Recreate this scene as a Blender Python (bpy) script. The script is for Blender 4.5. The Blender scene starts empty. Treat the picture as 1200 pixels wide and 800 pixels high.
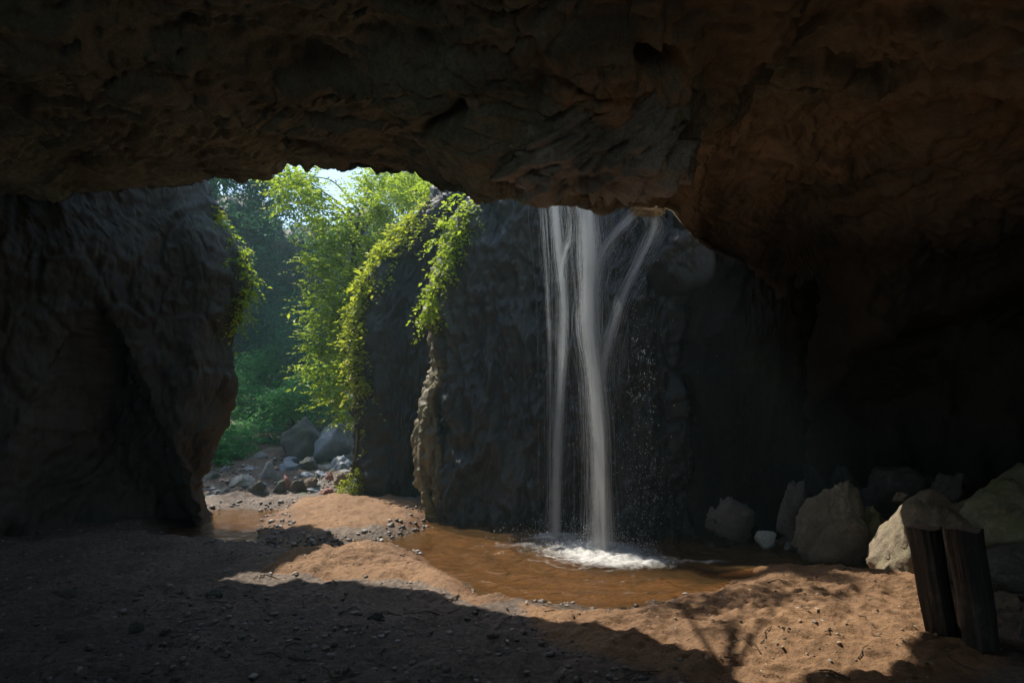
import bpy, bmesh, math, random
import numpy as np
from mathutils import Vector

# ------------------------------------------------------------------ camera, sky, sun, exposure
scene = bpy.context.scene
COL = scene.collection
CAMZ = 2.2
cam_data = bpy.data.cameras.new('camera')
cam_data.sensor_width = 36.0
cam_data.lens = 24.0
cam_data.shift_y = 55.0 / 1200.0
cam_data.clip_start = 0.05
cam_data.clip_end = 400.0
cam = bpy.data.objects.new('camera', cam_data)
cam.location = (0, 0, CAMZ)
cam.rotation_euler = (math.radians(90), 0, 0)
COL.objects.link(cam)
scene.camera = cam

SUN_TRAVEL = Vector((0.47, -0.40, -1.0)).normalized()
world = bpy.data.worlds.new('World')
scene.world = world
world.use_nodes = True
wn = world.node_tree
sky = wn.nodes.new('ShaderNodeTexSky')
sky.sky_type = 'NISHITA'
sky.sun_disc = False
sky.sun_elevation = math.asin(-SUN_TRAVEL.z)
sky.sun_rotation = math.atan2(-SUN_TRAVEL.x, -SUN_TRAVEL.y)
wn.links.new(sky.outputs[0], wn.nodes['Background'].inputs[0])
wn.nodes['Background'].inputs[1].default_value = 0.15
sun_data = bpy.data.lights.new('sun', 'SUN')
sun_data.energy = 3.7
sun_data.angle = math.radians(0.6)
sun_data.color = (1.0, 0.93, 0.82)
sun = bpy.data.objects.new('sun', sun_data)
sun.rotation_euler = SUN_TRAVEL.to_track_quat('-Z', 'Y').to_euler()
sun.location = (-10, 10, 25)
COL.objects.link(sun)

scene.view_settings.view_transform = 'Standard'
scene.view_settings.look = 'None'
scene.view_settings.gamma = 1.0
scene.view_settings.use_curve_mapping = False
scene.view_settings.exposure = 0.9
cy = scene.cycles
cy.use_denoising = True
cy.max_bounces = 7
cy.diffuse_bounces = 4
cy.glossy_bounces = 2
cy.transmission_bounces = 6
cy.transparent_max_bounces = 12
cy.volume_bounces = 0
cy.sample_clamp_indirect = 6.0
cy.caustics_reflective = False
cy.caustics_refractive = False

# ------------------------------------------------------------------ numeric helpers
RNG = np.random.default_rng(7)
random.seed(7)
_perm = np.random.default_rng(3).permutation(256)
_perm = np.concatenate([_perm, _perm, _perm]).astype(np.int32)
_g = np.random.default_rng(5).normal(size=(256, 3))
_g /= np.linalg.norm(_g, axis=1)[:, None]
_g = _g.astype(np.float32)


def perlin(P):
    P = np.asarray(P, dtype=np.float32)
    i = np.floor(P).astype(np.int32)
    f = P - i
    i &= 255
    u = f * f * f * (f * (f * 6 - 15) + 10)
    out = 0
    for dx in (0, 1):
        wx = u[:, 0] if dx else 1 - u[:, 0]
        ax = _perm[i[:, 0] + dx]
        for dy in (0, 1):
            wy = u[:, 1] if dy else 1 - u[:, 1]
            axy = _perm[ax + i[:, 1] + dy]
            for dz in (0, 1):
                wz = u[:, 2] if dz else 1 - u[:, 2]
                g = _g[_perm[axy + i[:, 2] + dz] & 255]
                d = g[:, 0] * (f[:, 0] - dx) + g[:, 1] * (f[:, 1] - dy) + g[:, 2] * (f[:, 2] - dz)
                out = out + wx * wy * wz * d
    return out * 1.6


def fbm(P, freq=1.0, octaves=5, gain=0.5, lac=2.03, ridged=False, seed=0.0):
    P = np.asarray(P, dtype=np.float32)
    a, tot, f = 1.0, 0.0, freq
    for k in range(octaves):
        n = perlin(P * f + np.float32(17.3 * k + seed))
        if ridged:
            n = 1.0 - 2.0 * np.abs(n)
        tot = tot + a * n
        a *= gain
        f *= lac
    return tot


def worley(P, freq, seed=0):
    """F1, F2-F1 and a random value per cell"""
    Q = np.asarray(P, dtype=np.float32) * freq + np.float32(seed * 7.13)
    i0 = np.floor(Q).astype(np.int32)
    f1 = np.full(len(Q), 9.0, np.float32); f2 = f1.copy(); val = np.zeros(len(Q), np.float32)
    for dx in (-1, 0, 1):
        for dy in (-1, 0, 1):
            for dz in (-1, 0, 1):
                c = i0 + np.array([dx, dy, dz], dtype=np.int32)
                m = c & 255
                h = _perm[_perm[_perm[m[:, 0]] + m[:, 1]] + m[:, 2]] & 255
                p = c + 0.5 + 0.42 * _g[h] * 1.2
                e = p - Q
                d = np.sqrt((e * e).sum(1))
                nearer = d < f1
                f2 = np.where(nearer, f1, np.minimum(f2, d))
                val = np.where(nearer, h / 255.0, val)
                f1 = np.where(nearer, d, f1)
    return f1, f2 - f1, val


def sstep(a, b, x):
    t = np.clip((x - a) / (b - a), 0, 1)
    return t * t * (3 - 2 * t)


def at(px, py, Y):
    return np.array([(px - 600) / 800.0 * Y, Y, CAMZ + (455 - py) / 800.0 * Y])


def gnd(px, py, z=0.0):
    Y = (CAMZ - z) * 800.0 / (py - 455.0)
    return np.array([(px - 600) / 800.0 * Y, Y])


def proj(P):
    Y = np.maximum(P[..., 1], 0.3)
    return 600 + P[..., 0] / Y * 800, 455 - (P[..., 2] - CAMZ) / Y * 800


# ------------------------------------------------------------------ mesh helpers
def mesh_np(name, V, Fq, smooth=True, tris=None):
    """V (n,3) float, Fq (m,k) int; tris: extra triangles"""
    V = np.ascontiguousarray(V, dtype=np.float32).reshape(-1, 3)
    Fq = np.ascontiguousarray(Fq, dtype=np.int32)
    m, k = Fq.shape
    idx = Fq.ravel()
    start = np.arange(0, m * k, k, dtype=np.int32)
    if tris is not None:
        tris = np.ascontiguousarray(tris, dtype=np.int32)
        start = np.concatenate([start, m * k + np.arange(0, len(tris) * 3, 3, dtype=np.int32)])
        idx = np.concatenate([idx, tris.ravel()])
        m += len(tris)
    me = bpy.data.meshes.new(name)
    me.vertices.add(len(V))
    me.vertices.foreach_set('co', V.ravel())
    me.loops.add(len(idx))
    me.loops.foreach_set('vertex_index', idx)
    me.polygons.add(m)
    me.polygons.foreach_set('loop_start', start)
    me.update(calc_edges=True)
    me.polygons.foreach_set('use_smooth', np.full(m, smooth, dtype=bool))
    me.update()
    return me


def link(name, me, mat=None, parent=None):
    o = bpy.data.objects.new(name, me)
    COL.objects.link(o)
    if mat is not None and me is not None:
        me.materials.clear()
        me.materials.append(mat)
    if parent is not None:
        o.parent = parent
        o.matrix_parent_inverse = parent.matrix_basis.inverted()
    return o


def tag(o, label=None, cat=None, group=None, kind=None):
    if label: o['label'] = label
    if cat: o['category'] = cat
    if group: o['group'] = group
    if kind: o['kind'] = kind
    return o


def empty(name, loc, label=None, cat=None, group=None):
    o = bpy.data.objects.new(name, None)
    o.location = tuple(float(c) for c in loc)
    o.empty_display_size = 0.2
    COL.objects.link(o)
    return tag(o, label, cat, group)


def grid_faces(nu, nv, wrap_u=False, flip=False):
    iu = np.arange(nu if wrap_u else nu - 1)
    iv = np.arange(nv - 1)
    U, W = np.meshgrid(iu, iv, indexing='ij')
    U2 = (U + 1) % nu
    a = U * nv + W; b = U2 * nv + W; c = U2 * nv + W + 1; d = U * nv + W + 1
    q = np.stack([a, b, c, d], -1).reshape(-1, 4)
    return q[:, ::-1] if flip else q


def grid_normals(G, wrap_u=False, flip=False):
    if wrap_u:
        du = np.roll(G, -1, 0) - np.roll(G, 1, 0)
    else:
        du = np.gradient(G, axis=0)
    dv = np.gradient(G, axis=1)
    n = np.cross(du, dv)
    n /= np.linalg.norm(n, axis=2)[..., None] + 1e-9
    return -n if flip else n


def rock_noise(P, big=0.35, mid=0.16, fine=0.05, seed=0.0, stretch=(1, 1, 1), chips=0.06):
    """layered rock relief, metres along the normal"""
    S = P * np.asarray(stretch, dtype=np.float32)
    warp = np.stack([fbm(S, 0.9, 2, seed=seed + 40), fbm(S, 0.9, 2, seed=seed + 80), fbm(S, 0.9, 2, seed=seed + 120)], -1)
    Q = S + 0.18 * warp
    d = big * fbm(Q, 0.33, 3, seed=seed)
    d += mid * (fbm(Q, 1.1, 3, 0.55, ridged=True, seed=seed + 5) - 0.6)
    d += fine * fbm(Q, 4.5, 3, 0.62, ridged=True, seed=seed + 9)
    lump = np.abs(fbm(S, 6.5, 3, 0.6, seed=seed + 13))
    d += fine * 1.3 * (lump - 0.3)
    d += fine * 0.4 * fbm(S, 15.0, 2, 0.6, seed=seed + 11)
    if chips > 0:
        C = S + 0.12 * warp
        for fq, am in ((1.5, 1.0), (4.2, 0.5)):
            f1, gap, val = worley(C, fq, seed)
            d += chips * am * ((val - 0.5) * 0.9 * sstep(0.0, 0.16, gap) - 0.35 * sstep(0.12, 0.0, gap))
    return d


def polyline_interp(pts, key, val):
    pts = sorted(pts, key=lambda p: p[key])
    xs = [p[key] for p in pts]
    ys = [p[val] for p in pts]
    return lambda x: np.interp(x, xs, ys)


def tube(path, radii, sides=8, cap=True):
    path = np.asarray(path, dtype=float)
    n = len(path)
    radii = np.broadcast_to(np.asarray(radii, dtype=float), (n,))
    T = np.gradient(path, axis=0)
    T /= np.linalg.norm(T, axis=1)[:, None] + 1e-9
    ref = np.array([0.0, 1.0, 0.13]) if abs(T[0][1]) < 0.8 else np.array([1.0, 0, 0.1])
    A = np.cross(T, ref); A /= np.linalg.norm(A, axis=1)[:, None] + 1e-9
    B = np.cross(T, A)
    ang = np.linspace(0, 2 * math.pi, sides, endpoint=False)
    V = path[:, None, :] + radii[:, None, None] * (np.cos(ang)[None, :, None] * A[:, None, :] + np.sin(ang)[None, :, None] * B[:, None, :])
    G = np.swapaxes(V, 0, 1)
    return G.reshape(-1, 3), grid_faces(sides, n, wrap_u=True, flip=True)


def join_np(parts):
    Vs, Fs, off = [], [], 0
    for V, Fq in parts:
        Vs.append(V); Fs.append(Fq + off); off += len(V)
    return np.concatenate(Vs), np.concatenate(Fs)


def smooth_path(pts, n):
    """Catmull-Rom through pts"""
    p = np.asarray(pts, dtype=float)
    p = np.vstack([2 * p[0] - p[1], p, 2 * p[-1] - p[-2]])
    out = []
    m = len(p) - 3
    for s in np.linspace(0, m - 1e-6, n):
        i = int(s); t = s - i
        a, b, c, d = p[i:i + 4]
        out.append(0.5 * ((2 * b) + (c - a) * t + (2 * a - 5 * b + 4 * c - d) * t * t + (3 * b - a - 3 * c + d) * t ** 3))
    return np.array(out)


# ------------------------------------------------------------------ material helpers
class NT:
    def __init__(self, name):
        self.m = bpy.data.materials.new(name)
        self.m.use_nodes = True
        self.t = self.m.node_tree
        self.t.nodes.clear()
        self.out = self.t.nodes.new('ShaderNodeOutputMaterial')

    def n(self, kind, **kw):
        nd = self.t.nodes.new('ShaderNode' + kind)
        for k, v in kw.items():
            if k.startswith('i_'):
                nd.inputs[k[2:].replace('_', ' ')].default_value = v
            else:
                setattr(nd, k, v)
        return nd

    def l(self, a, b):
        self.t.links.new(a, b)

    def pos(self, scale=(1, 1, 1)):
        g = self.n('NewGeometry')
        mp = self.n('Mapping')
        mp.inputs['Scale'].default_value = scale
        self.l(g.outputs['Position'], mp.inputs['Vector'])
        return mp.outputs[0]

    def noise(self, vec, scale, detail=6, rough=0.6, dist=0.0):
        nd = self.n('TexNoise')
        nd.inputs['Scale'].default_value = scale
        nd.inputs['Detail'].default_value = detail
        nd.inputs['Roughness'].default_value = rough
        nd.inputs['Distortion'].default_value = dist
        self.l(vec, nd.inputs['Vector'])
        return nd.outputs[0]

    def ramp(self, fac, stops):
        r = self.n('ValToRGB')
        e = r.color_ramp.elements
        e[0].position, e[0].color = stops[0][0], (*stops[0][1], 1)
        e[1].position, e[1].color = stops[-1][0], (*stops[-1][1], 1)
        for p, c in stops[1:-1]:
            x = e.new(p); x.color = (*c, 1)
        self.l(fac, r.inputs[0])
        return r.outputs[0]

    def rng(self, fac, a, b, c=0.0, d=1.0):
        r = self.n('MapRange')
        r.inputs[1].default_value, r.inputs[2].default_value = a, b
        r.inputs[3].default_value, r.inputs[4].default_value = c, d
        self.l(fac, r.inputs[0])
        return r.outputs[0]

    def mix(self, fac, a, b, mode='MIX'):
        m = self.n('Mix', data_type='RGBA', blend_type=mode)
        for s, v in ((m.inputs[0], fac), (m.inputs[6], a), (m.inputs[7], b)):
            if hasattr(v, 'is_linked'):
                self.l(v, s)
            elif isinstance(v, (int, float)):
                s.default_value = v
            else:
                s.default_value = (*v, 1)
        return m.outputs[2]

    def math(self, op, a, b=0.5):
        m = self.n('Math', operation=op)
        for s, v in ((m.inputs[0], a), (m.inputs[1], b)):
            if hasattr(v, 'is_linked'):
                self.l(v, s)
            else:
                s.default_value = v
        return m.outputs[0]

    def bump(self, h, strength, dist, prev=None):
        b = self.n('Bump')
        b.inputs['Strength'].default_value = strength
        b.inputs['Distance'].default_value = dist
        self.l(h, b.inputs['Height'])
        if prev is not None:
            self.l(prev, b.inputs['Normal'])
        return b.outputs[0]

    def principled(self, col, rough, normal=None, spec=0.5):
        p = self.n('BsdfPrincipled')
        for s, v in (('Base Color', col), ('Roughness', rough)):
            if hasattr(v, 'is_linked'):
                self.l(v, p.inputs[s])
            elif isinstance(v, (int, float)):
                p.inputs[s].default_value = v
            else:
                p.inputs[s].default_value = (*v, 1)
        p.inputs['Specular IOR Level'].default_value = spec
        if normal is not None:
            self.l(normal, p.inputs['Normal'])
        self.l(p.outputs[0], self.out.inputs[0])
        return p


def rock_mat(name, dark, mid, light, moss=None, moss_amt=0.0, rough=(0.55, 0.9), stretch=(1, 1, 1), stain=None, fine=1.0, spec=0.4, zone=False, dry_edge_shaded_end=False):
    t = NT(name)
    p = t.pos(stretch)
    p1 = t.pos()
    n1 = t.noise(p, 0.8, 6, 0.62, 0.4)
    n2 = t.noise(p, 6.0 * fine, 8, 0.68)
    n3 = t.noise(p1, 38.0 * fine, 6, 0.7)
    c = t.ramp(n1, [(0.32, dark), (0.5, mid), (0.72, light)])
    c = t.mix(t.rng(n2, 0.3, 0.72), c, t.mix(0.6, c, dark), 'MIX')
    c = t.mix(0.55, c, t.ramp(n3, [(0.3, (0.35, 0.33, 0.3)), (0.7, (1.5, 1.45, 1.4))]), 'MULTIPLY')
    if stain:
        ns = t.noise(p1, 0.55, 5, 0.65, 0.6)
        fs = t.rng(ns, 0.52, 0.68, 0, 0.75)
        if zone:     # browner rock to the right, ochre patches over the fall painting light reflected off the pool
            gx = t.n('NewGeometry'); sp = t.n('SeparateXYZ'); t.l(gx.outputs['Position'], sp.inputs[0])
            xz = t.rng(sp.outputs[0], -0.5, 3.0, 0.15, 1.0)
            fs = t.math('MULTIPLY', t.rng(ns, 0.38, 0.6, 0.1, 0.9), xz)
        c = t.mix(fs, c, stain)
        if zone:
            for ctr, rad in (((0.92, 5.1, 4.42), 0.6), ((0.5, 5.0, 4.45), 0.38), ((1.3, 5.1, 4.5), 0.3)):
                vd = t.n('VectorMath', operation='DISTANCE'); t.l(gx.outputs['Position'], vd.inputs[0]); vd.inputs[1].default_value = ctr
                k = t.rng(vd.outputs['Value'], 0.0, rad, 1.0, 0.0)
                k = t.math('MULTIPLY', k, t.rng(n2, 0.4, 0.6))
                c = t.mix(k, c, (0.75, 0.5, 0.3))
            # shade painted near-black into the rock of the fall's right wall
            dx = t.math('MULTIPLY', t.rng(sp.outputs[0], 1.7, 2.3), t.rng(sp.outputs[1], 7.2, 8.2))
            dz = t.rng(t.math('ADD', sp.outputs[2], t.math('MULTIPLY', t.math('SUBTRACT', ns, 0.5), 1.2)), 4.1, 5.1, 1.0, 0.0)
            c = t.mix(t.math('MULTIPLY', t.math('MULTIPLY', dx, dz), 0.96), c, (0.05, 0.04, 0.031))
    if moss:
        g = t.n('NewGeometry')
        sx = t.n('SeparateXYZ')
        t.l(g.outputs['Normal'], sx.inputs[0])
        nm = t.noise(p1, 2.2, 6, 0.65)
        up = t.rng(sx.outputs[2], -0.2, 0.8)
        f = t.math('MULTIPLY', t.rng(nm, 0.42, 0.62), up)
        c = t.mix(t.math('MULTIPLY', f, moss_amt), c, moss)
    if dry_edge_shaded_end:
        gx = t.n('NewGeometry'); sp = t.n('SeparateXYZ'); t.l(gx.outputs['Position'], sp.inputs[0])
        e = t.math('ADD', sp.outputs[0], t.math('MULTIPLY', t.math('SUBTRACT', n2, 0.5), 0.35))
        c = t.mix(t.rng(e, 1.5, 2.3, 0.0, 0.85), c, (0.014, 0.014, 0.014))  # right end blackened in colour to stand for shade
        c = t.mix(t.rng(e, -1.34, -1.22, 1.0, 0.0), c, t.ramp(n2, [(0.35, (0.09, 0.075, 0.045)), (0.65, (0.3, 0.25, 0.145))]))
    b = t.bump(n2, 0.7, 0.05)
    b = t.bump(n3, 0.6, 0.012, b)
    r = t.rng(n1, 0.3, 0.7, rough[0], rough[1])
    t.principled(c, r, b, spec)
    return t.m


def leaf_mat(name, c0, c1, c2, trans=(0.25, 0.42, 0.04), tfac=0.45):
    t = NT(name)
    g = t.n('NewGeometry')
    isl = g.outputs['Random Per Island']
    c = t.ramp(isl, [(0.0, c0), (0.5, c1), (1.0, c2)])
    p = t.n('BsdfPrincipled')
    t.l(c, p.inputs['Base Color'])
    p.inputs['Roughness'].default_value = 0.5
    p.inputs['Specular IOR Level'].default_value = 0.3
    tr = t.n('BsdfTranslucent')
    tc = t.mix(0.6, c, trans)
    t.l(tc, tr.inputs[0])
    m = t.n('MixShader')
    m.inputs[0].default_value = tfac
    t.l(p.outputs[0], m.inputs[1]); t.l(tr.outputs[0], m.inputs[2])
    t.l(m.outputs[0], t.out.inputs[0])
    return t.m


M = {}
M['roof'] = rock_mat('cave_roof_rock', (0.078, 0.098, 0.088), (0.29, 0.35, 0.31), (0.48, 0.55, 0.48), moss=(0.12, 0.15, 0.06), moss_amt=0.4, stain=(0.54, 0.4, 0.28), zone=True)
M['wall'] = rock_mat('cave_wall_rock', (0.035, 0.034, 0.028), (0.085, 0.08, 0.066), (0.15, 0.138, 0.108), moss=(0.09, 0.11, 0.06), moss_amt=0.5, stretch=(1.4, 1.4, 0.5))
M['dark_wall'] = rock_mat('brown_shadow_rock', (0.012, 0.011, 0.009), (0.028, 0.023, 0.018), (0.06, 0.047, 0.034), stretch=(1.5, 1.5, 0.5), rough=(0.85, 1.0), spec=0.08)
M['wet'] = rock_mat('wet_rock', (0.03, 0.032, 0.033), (0.07, 0.073, 0.075), (0.13, 0.133, 0.133), rough=(0.25, 0.6), stretch=(1.8, 1.8, 0.35), spec=0.5)
M['black_rock'] = rock_mat('black_pillar_rock', (0.016, 0.016, 0.015), (0.035, 0.034, 0.031), (0.07, 0.066, 0.057), rough=(0.4, 0.7), stretch=(1.8, 1.8, 0.35))
M['wet_edge'] = rock_mat('wet_rock_dry_edge_shaded_end', (0.03, 0.032, 0.033), (0.07, 0.073, 0.075), (0.13, 0.133, 0.133), rough=(0.25, 0.6), stretch=(1.8, 1.8, 0.35), spec=0.5, dry_edge_shaded_end=True)
M['ledge'] = rock_mat('striated_wet_rock', (0.14, 0.147, 0.14), (0.46, 0.47, 0.46), (0.7, 0.71, 0.7), rough=(0.2, 0.4), spec=0.8)
M['ochre'] = rock_mat('ochre_rock', (0.16, 0.1, 0.04), (0.32, 0.21, 0.08), (0.5, 0.38, 0.2), rough=(0.3, 0.6))
M['rib'] = rock_mat('mossy_tan_rock', (0.1, 0.085, 0.05), (0.24, 0.2, 0.115), (0.38, 0.31, 0.18), moss=(0.15, 0.16, 0.045), moss_amt=0.7, fine=2.0)
M['boulder'] = rock_mat('boulder_rock', (0.115, 0.092, 0.07), (0.24, 0.195, 0.145), (0.4, 0.33, 0.24), moss=(0.128, 0.160, 0.048), moss_amt=0.35)
M['boulder_tan'] = rock_mat('tan_boulder_rock', (0.172, 0.138, 0.103), (0.322, 0.259, 0.184), (0.460, 0.368, 0.253), moss=(0.115, 0.127, 0.040), moss_amt=0.5)
M['boulder_moss'] = rock_mat('mossy_boulder_rock', (0.180, 0.170, 0.120), (0.360, 0.330, 0.220), (0.560, 0.500, 0.340), moss=(0.220, 0.250, 0.070), moss_amt=0.9)
M['boulder_dark'] = rock_mat('dark_boulder_rock', (0.078, 0.072, 0.065), (0.156, 0.143, 0.124), (0.247, 0.221, 0.189))
M['stone_grey'] = rock_mat('grey_stone', (0.14, 0.145, 0.145), (0.26, 0.265, 0.26), (0.42, 0.42, 0.4), rough=(0.4, 0.8))
M['stone_pale'] = rock_mat('pale_stone', (0.3, 0.3, 0.27), (0.45, 0.45, 0.4), (0.6, 0.6, 0.54), rough=(0.4, 0.8))
M['stone_blue'] = rock_mat('blue_grey_stone', (0.1, 0.13, 0.16), (0.19, 0.23, 0.28), (0.32, 0.37, 0.42), rough=(0.3, 0.6))
M['stone_red'] = rock_mat('reddish_stone', (0.22, 0.1, 0.08), (0.36, 0.17, 0.13), (0.48, 0.27, 0.22))
M['stone_brown'] = rock_mat('brown_stone', (0.14, 0.1, 0.07), (0.28, 0.2, 0.13), (0.4, 0.29, 0.19))
M['stone_dark'] = rock_mat('dark_stream_stone', (0.06, 0.06, 0.055), (0.12, 0.12, 0.11), (0.2, 0.2, 0.18), moss=(0.06, 0.09, 0.03), moss_amt=0.6)
M['cliff'] = rock_mat('gorge_rock', (0.05, 0.055, 0.05), (0.11, 0.115, 0.095), (0.2, 0.19, 0.16), moss=(0.05, 0.09, 0.03), moss_amt=0.8, stretch=(1, 1, 0.4))
M['leaf_sun'] = leaf_mat('sunny_leaf', (0.06, 0.12, 0.02), (0.27, 0.4, 0.035), (0.46, 0.52, 0.05), trans=(0.55, 0.7, 0.05), tfac=0.5)
M['leaf_yellow'] = leaf_mat('yellow_green_leaf', (0.09, 0.15, 0.02), (0.34, 0.42, 0.04), (0.52, 0.53, 0.06), trans=(0.6, 0.66, 0.05), tfac=0.5)
M['leaf_dark'] = leaf_mat('deep_green_leaf', (0.02, 0.1, 0.05), (0.035, 0.15, 0.065), (0.06, 0.21, 0.08), trans=(0.08, 0.22, 0.07), tfac=0.35)
M['leaf_fern'] = leaf_mat('fern_leaf', (0.05, 0.2, 0.06), (0.08, 0.27, 0.07), (0.13, 0.33, 0.08), trans=(0.1, 0.35, 0.08), tfac=0.4)
M['bark'] = rock_mat('bark', (0.05, 0.035, 0.022), (0.11, 0.08, 0.05), (0.18, 0.14, 0.09), stretch=(3, 3, 0.5), fine=2.0)
M['vine'] = rock_mat('vine_stem', (0.1, 0.075, 0.035), (0.2, 0.16, 0.075), (0.32, 0.27, 0.13), stretch=(3, 3, 0.5), fine=2.0)


def ground_mat():
    t = NT('sand_and_gravel')
    p = t.pos()
    a = t.n('Attribute', attribute_name='sand')
    s = a.outputs['Fac']
    w = t.n('Attribute', attribute_name='wet')
    n1 = t.noise(p, 1.3, 6, 0.6)
    n2 = t.noise(p, 16.0, 8, 0.7)
    n3 = t.noise(p, 70.0, 4, 0.7)
    v = t.n('TexVoronoi')
    v.inputs['Scale'].default_value = 26.0
    t.l(p, v.inputs['Vector'])
    sand = t.ramp(n1, [(0.3, (0.22, 0.122, 0.06)), (0.7, (0.36, 0.208, 0.105))])
    sand = t.mix(0.7, sand, t.ramp(n2, [(0.28, (0.5, 0.46, 0.42)), (0.6, (1.1, 1.1, 1.1))]), 'MULTIPLY')
    grav = t.ramp(n1, [(0.3, (0.13, 0.098, 0.074)), (0.7, (0.25, 0.19, 0.145))])
    grav = t.mix(0.7, grav, t.ramp(v.outputs['Color'], [(0.1, (0.5, 0.5, 0.5)), (0.9, (1.4, 1.4, 1.4))]), 'MULTIPLY')
    grav = t.mix(0.6, grav, t.ramp(n2, [(0.3, (0.5, 0.5, 0.5)), (0.65, (1.3, 1.3, 1.3))]), 'MULTIPLY')
    f = t.rng(t.math('ADD', s, t.math('MULTIPLY', t.math('SUBTRACT', n2, 0.5), 0.7)), 0.35, 0.65)
    c = t.mix(f, grav, sand)
    c = t.mix(w.outputs['Fac'], c, t.mix(1.0, c, (0.6, 0.5, 0.38), 'MULTIPLY'))
    n4 = t.noise(p, 5.0, 8, 0.75)
    c = t.mix(t.rng(n4, 0.57, 0.68, 0, 0.45), c, (0.09, 0.06, 0.042))
    b = t.bump(v.outputs['Distance'], 0.35, 0.02)
    b = t.bump(n2, 0.9, 0.045, b)
    b = t.bump(n3, 0.8, 0.012, b)
    r = t.rng(w.outputs['Fac'], 0.0, 1.0, 0.75, 0.3)
    t.principled(c, r, b, 0.4)
    return t.m


def water_mat():
    t = NT('pool_water')
    p = t.pos((1, 1, 1))
    n = t.noise(p, 5.0, 3, 0.5, 0.6)
    n2 = t.noise(p, 17.0, 3, 0.55, 0.8)
    b = t.bump(n, 0.55, 0.12)
    b = t.bump(n2, 0.5, 0.03, b)
    fr = t.n('Fresnel')
    fr.inputs['IOR'].default_value = 1.33
    t.l(b, fr.inputs['Normal'])
    gl = t.n('BsdfGlossy')
    gl.inputs['Roughness'].default_value = 0.04
    t.l(b, gl.inputs['Normal'])
    tr = t.n('BsdfTransparent')
    tr.inputs[0].default_value = (0.88, 0.76, 0.58, 1)
    df = t.n('BsdfDiffuse')
    df.inputs[0].default_value = (0.34, 0.2, 0.08, 1)
    t.l(b, df.inputs['Normal'])
    m0 = t.n('MixShader'); m0.inputs[0].default_value = 0.14
    t.l(tr.outputs[0], m0.inputs[1]); t.l(df.outputs[0], m0.inputs[2])
    m = t.n('MixShader')
    t.l(fr.outputs[0], m.inputs[0]); t.l(m0.outputs[0], m.inputs[1]); t.l(gl.outputs[0], m.inputs[2])
    t.l(m.outputs[0], t.out.inputs[0])
    return t.m


def fall_mat(name, col=(0.92, 0.94, 0.95), tl_f=0.6):
    t = NT(name)
    df = t.n('BsdfDiffuse'); df.inputs[0].default_value = (*col, 1)
    tl = t.n('BsdfTranslucent'); tl.inputs[0].default_value = (*col, 1)
    m0 = t.n('MixShader'); m0.inputs[0].default_value = tl_f
    t.l(df.outputs[0], m0.inputs[1]); t.l(tl.outputs[0], m0.inputs[2])
    gl = t.n('BsdfGlossy'); gl.inputs['Roughness'].default_value = 0.2
    m1 = t.n('MixShader'); m1.inputs[0].default_value = 0.1
    t.l(m0.outputs[0], m1.inputs[1]); t.l(gl.outputs[0], m1.inputs[2])
    t.l(m1.outputs[0], t.out.inputs[0])
    return t.m


def foam_mat():
    t = NT('white_foam')
    p = t.pos()
    n = t.noise(p, 9.0, 8, 0.75, 1.2)
    a = t.n('Attribute', attribute_name='foam')
    f = t.rng(t.math('ADD', a.outputs['Fac'], t.math('MULTIPLY', t.math('SUBTRACT', n, 0.5), 1.6)), 0.3, 1.15, 0, 0.85)
    df = t.n('BsdfDiffuse'); df.inputs[0].default_value = (0.7, 0.69, 0.66, 1)
    tr = t.n('BsdfTransparent')
    m = t.n('MixShader')
    t.l(f, m.inputs[0]); t.l(tr.outputs[0], m.inputs[1]); t.l(df.outputs[0], m.inputs[2])
    t.l(m.outputs[0], t.out.inputs[0])
    return t.m


def post_mat():
    t = NT('weathered_dark_wood')
    p = t.pos((14, 14, 0.7))
    n = t.noise(p, 1.0, 8, 0.65, 0.5)
    p2 = t.pos()
    n2 = t.noise(p2, 2.6, 5, 0.6, 0.4)
    c = t.ramp(n, [(0.3, (0.016, 0.014, 0.012)), (0.6, (0.045, 0.038, 0.031)), (0.8, (0.14, 0.115, 0.09))])
    c = t.mix(t.rng(n2, 0.55, 0.7, 0, 0.6), c, (0.17, 0.15, 0.115))
    b = t.bump(n, 0.8, 0.03)
    t.principled(c, 0.7, b, 0.35)
    return t.m


def post_top_mat():
    t = NT('post_end_grain')
    n = t.noise(t.pos(), 30.0, 6, 0.7)
    c = t.ramp(n, [(0.3, (0.12, 0.09, 0.065)), (0.7, (0.32, 0.25, 0.18))])
    t.principled(c, 0.8, t.bump(n, 0.5, 0.01), 0.3)
    return t.m


M['ground'] = ground_mat()
M['water'] = water_mat()
M['fall'] = fall_mat('falling_water')
M['veil'] = fall_mat('thin_water_veil')
M['drop'] = fall_mat('water_drop', (0.9, 0.92, 0.93))
M['foam'] = foam_mat()
M['post'] = post_mat()
M['post_top'] = post_top_mat()

# ------------------------------------------------------------------ ground
def poly_sdf(P, poly):
    """signed distance (negative inside) of points P (n,2) to polygon"""
    poly = np.asarray(poly, dtype=np.float32)
    d2 = np.full(len(P), 1e9, dtype=np.float32)
    inside = np.zeros(len(P), dtype=bool)
    n = len(poly)
    for i in range(n):
        a, b = poly[i], poly[(i + 1) % n]
        e = b - a
        w = P - a
        t = np.clip((w @ e) / (e @ e + 1e-9), 0, 1)
        q = w - t[:, None] * e
        d2 = np.minimum(d2, (q * q).sum(1))
        c = (a[1] > P[:, 1]) != (b[1] > P[:, 1])
        xi = (b[0] - a[0]) * (P[:, 1] - a[1]) / (b[1] - a[1] + 1e-12) + a[0]
        inside ^= c & (P[:, 0] < xi)
    d = np.sqrt(d2)
    return np.where(inside, -d, d)


def gpoly(pts):
    return np.array([gnd(x, y) for x, y in pts], dtype=np.float32)


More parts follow.
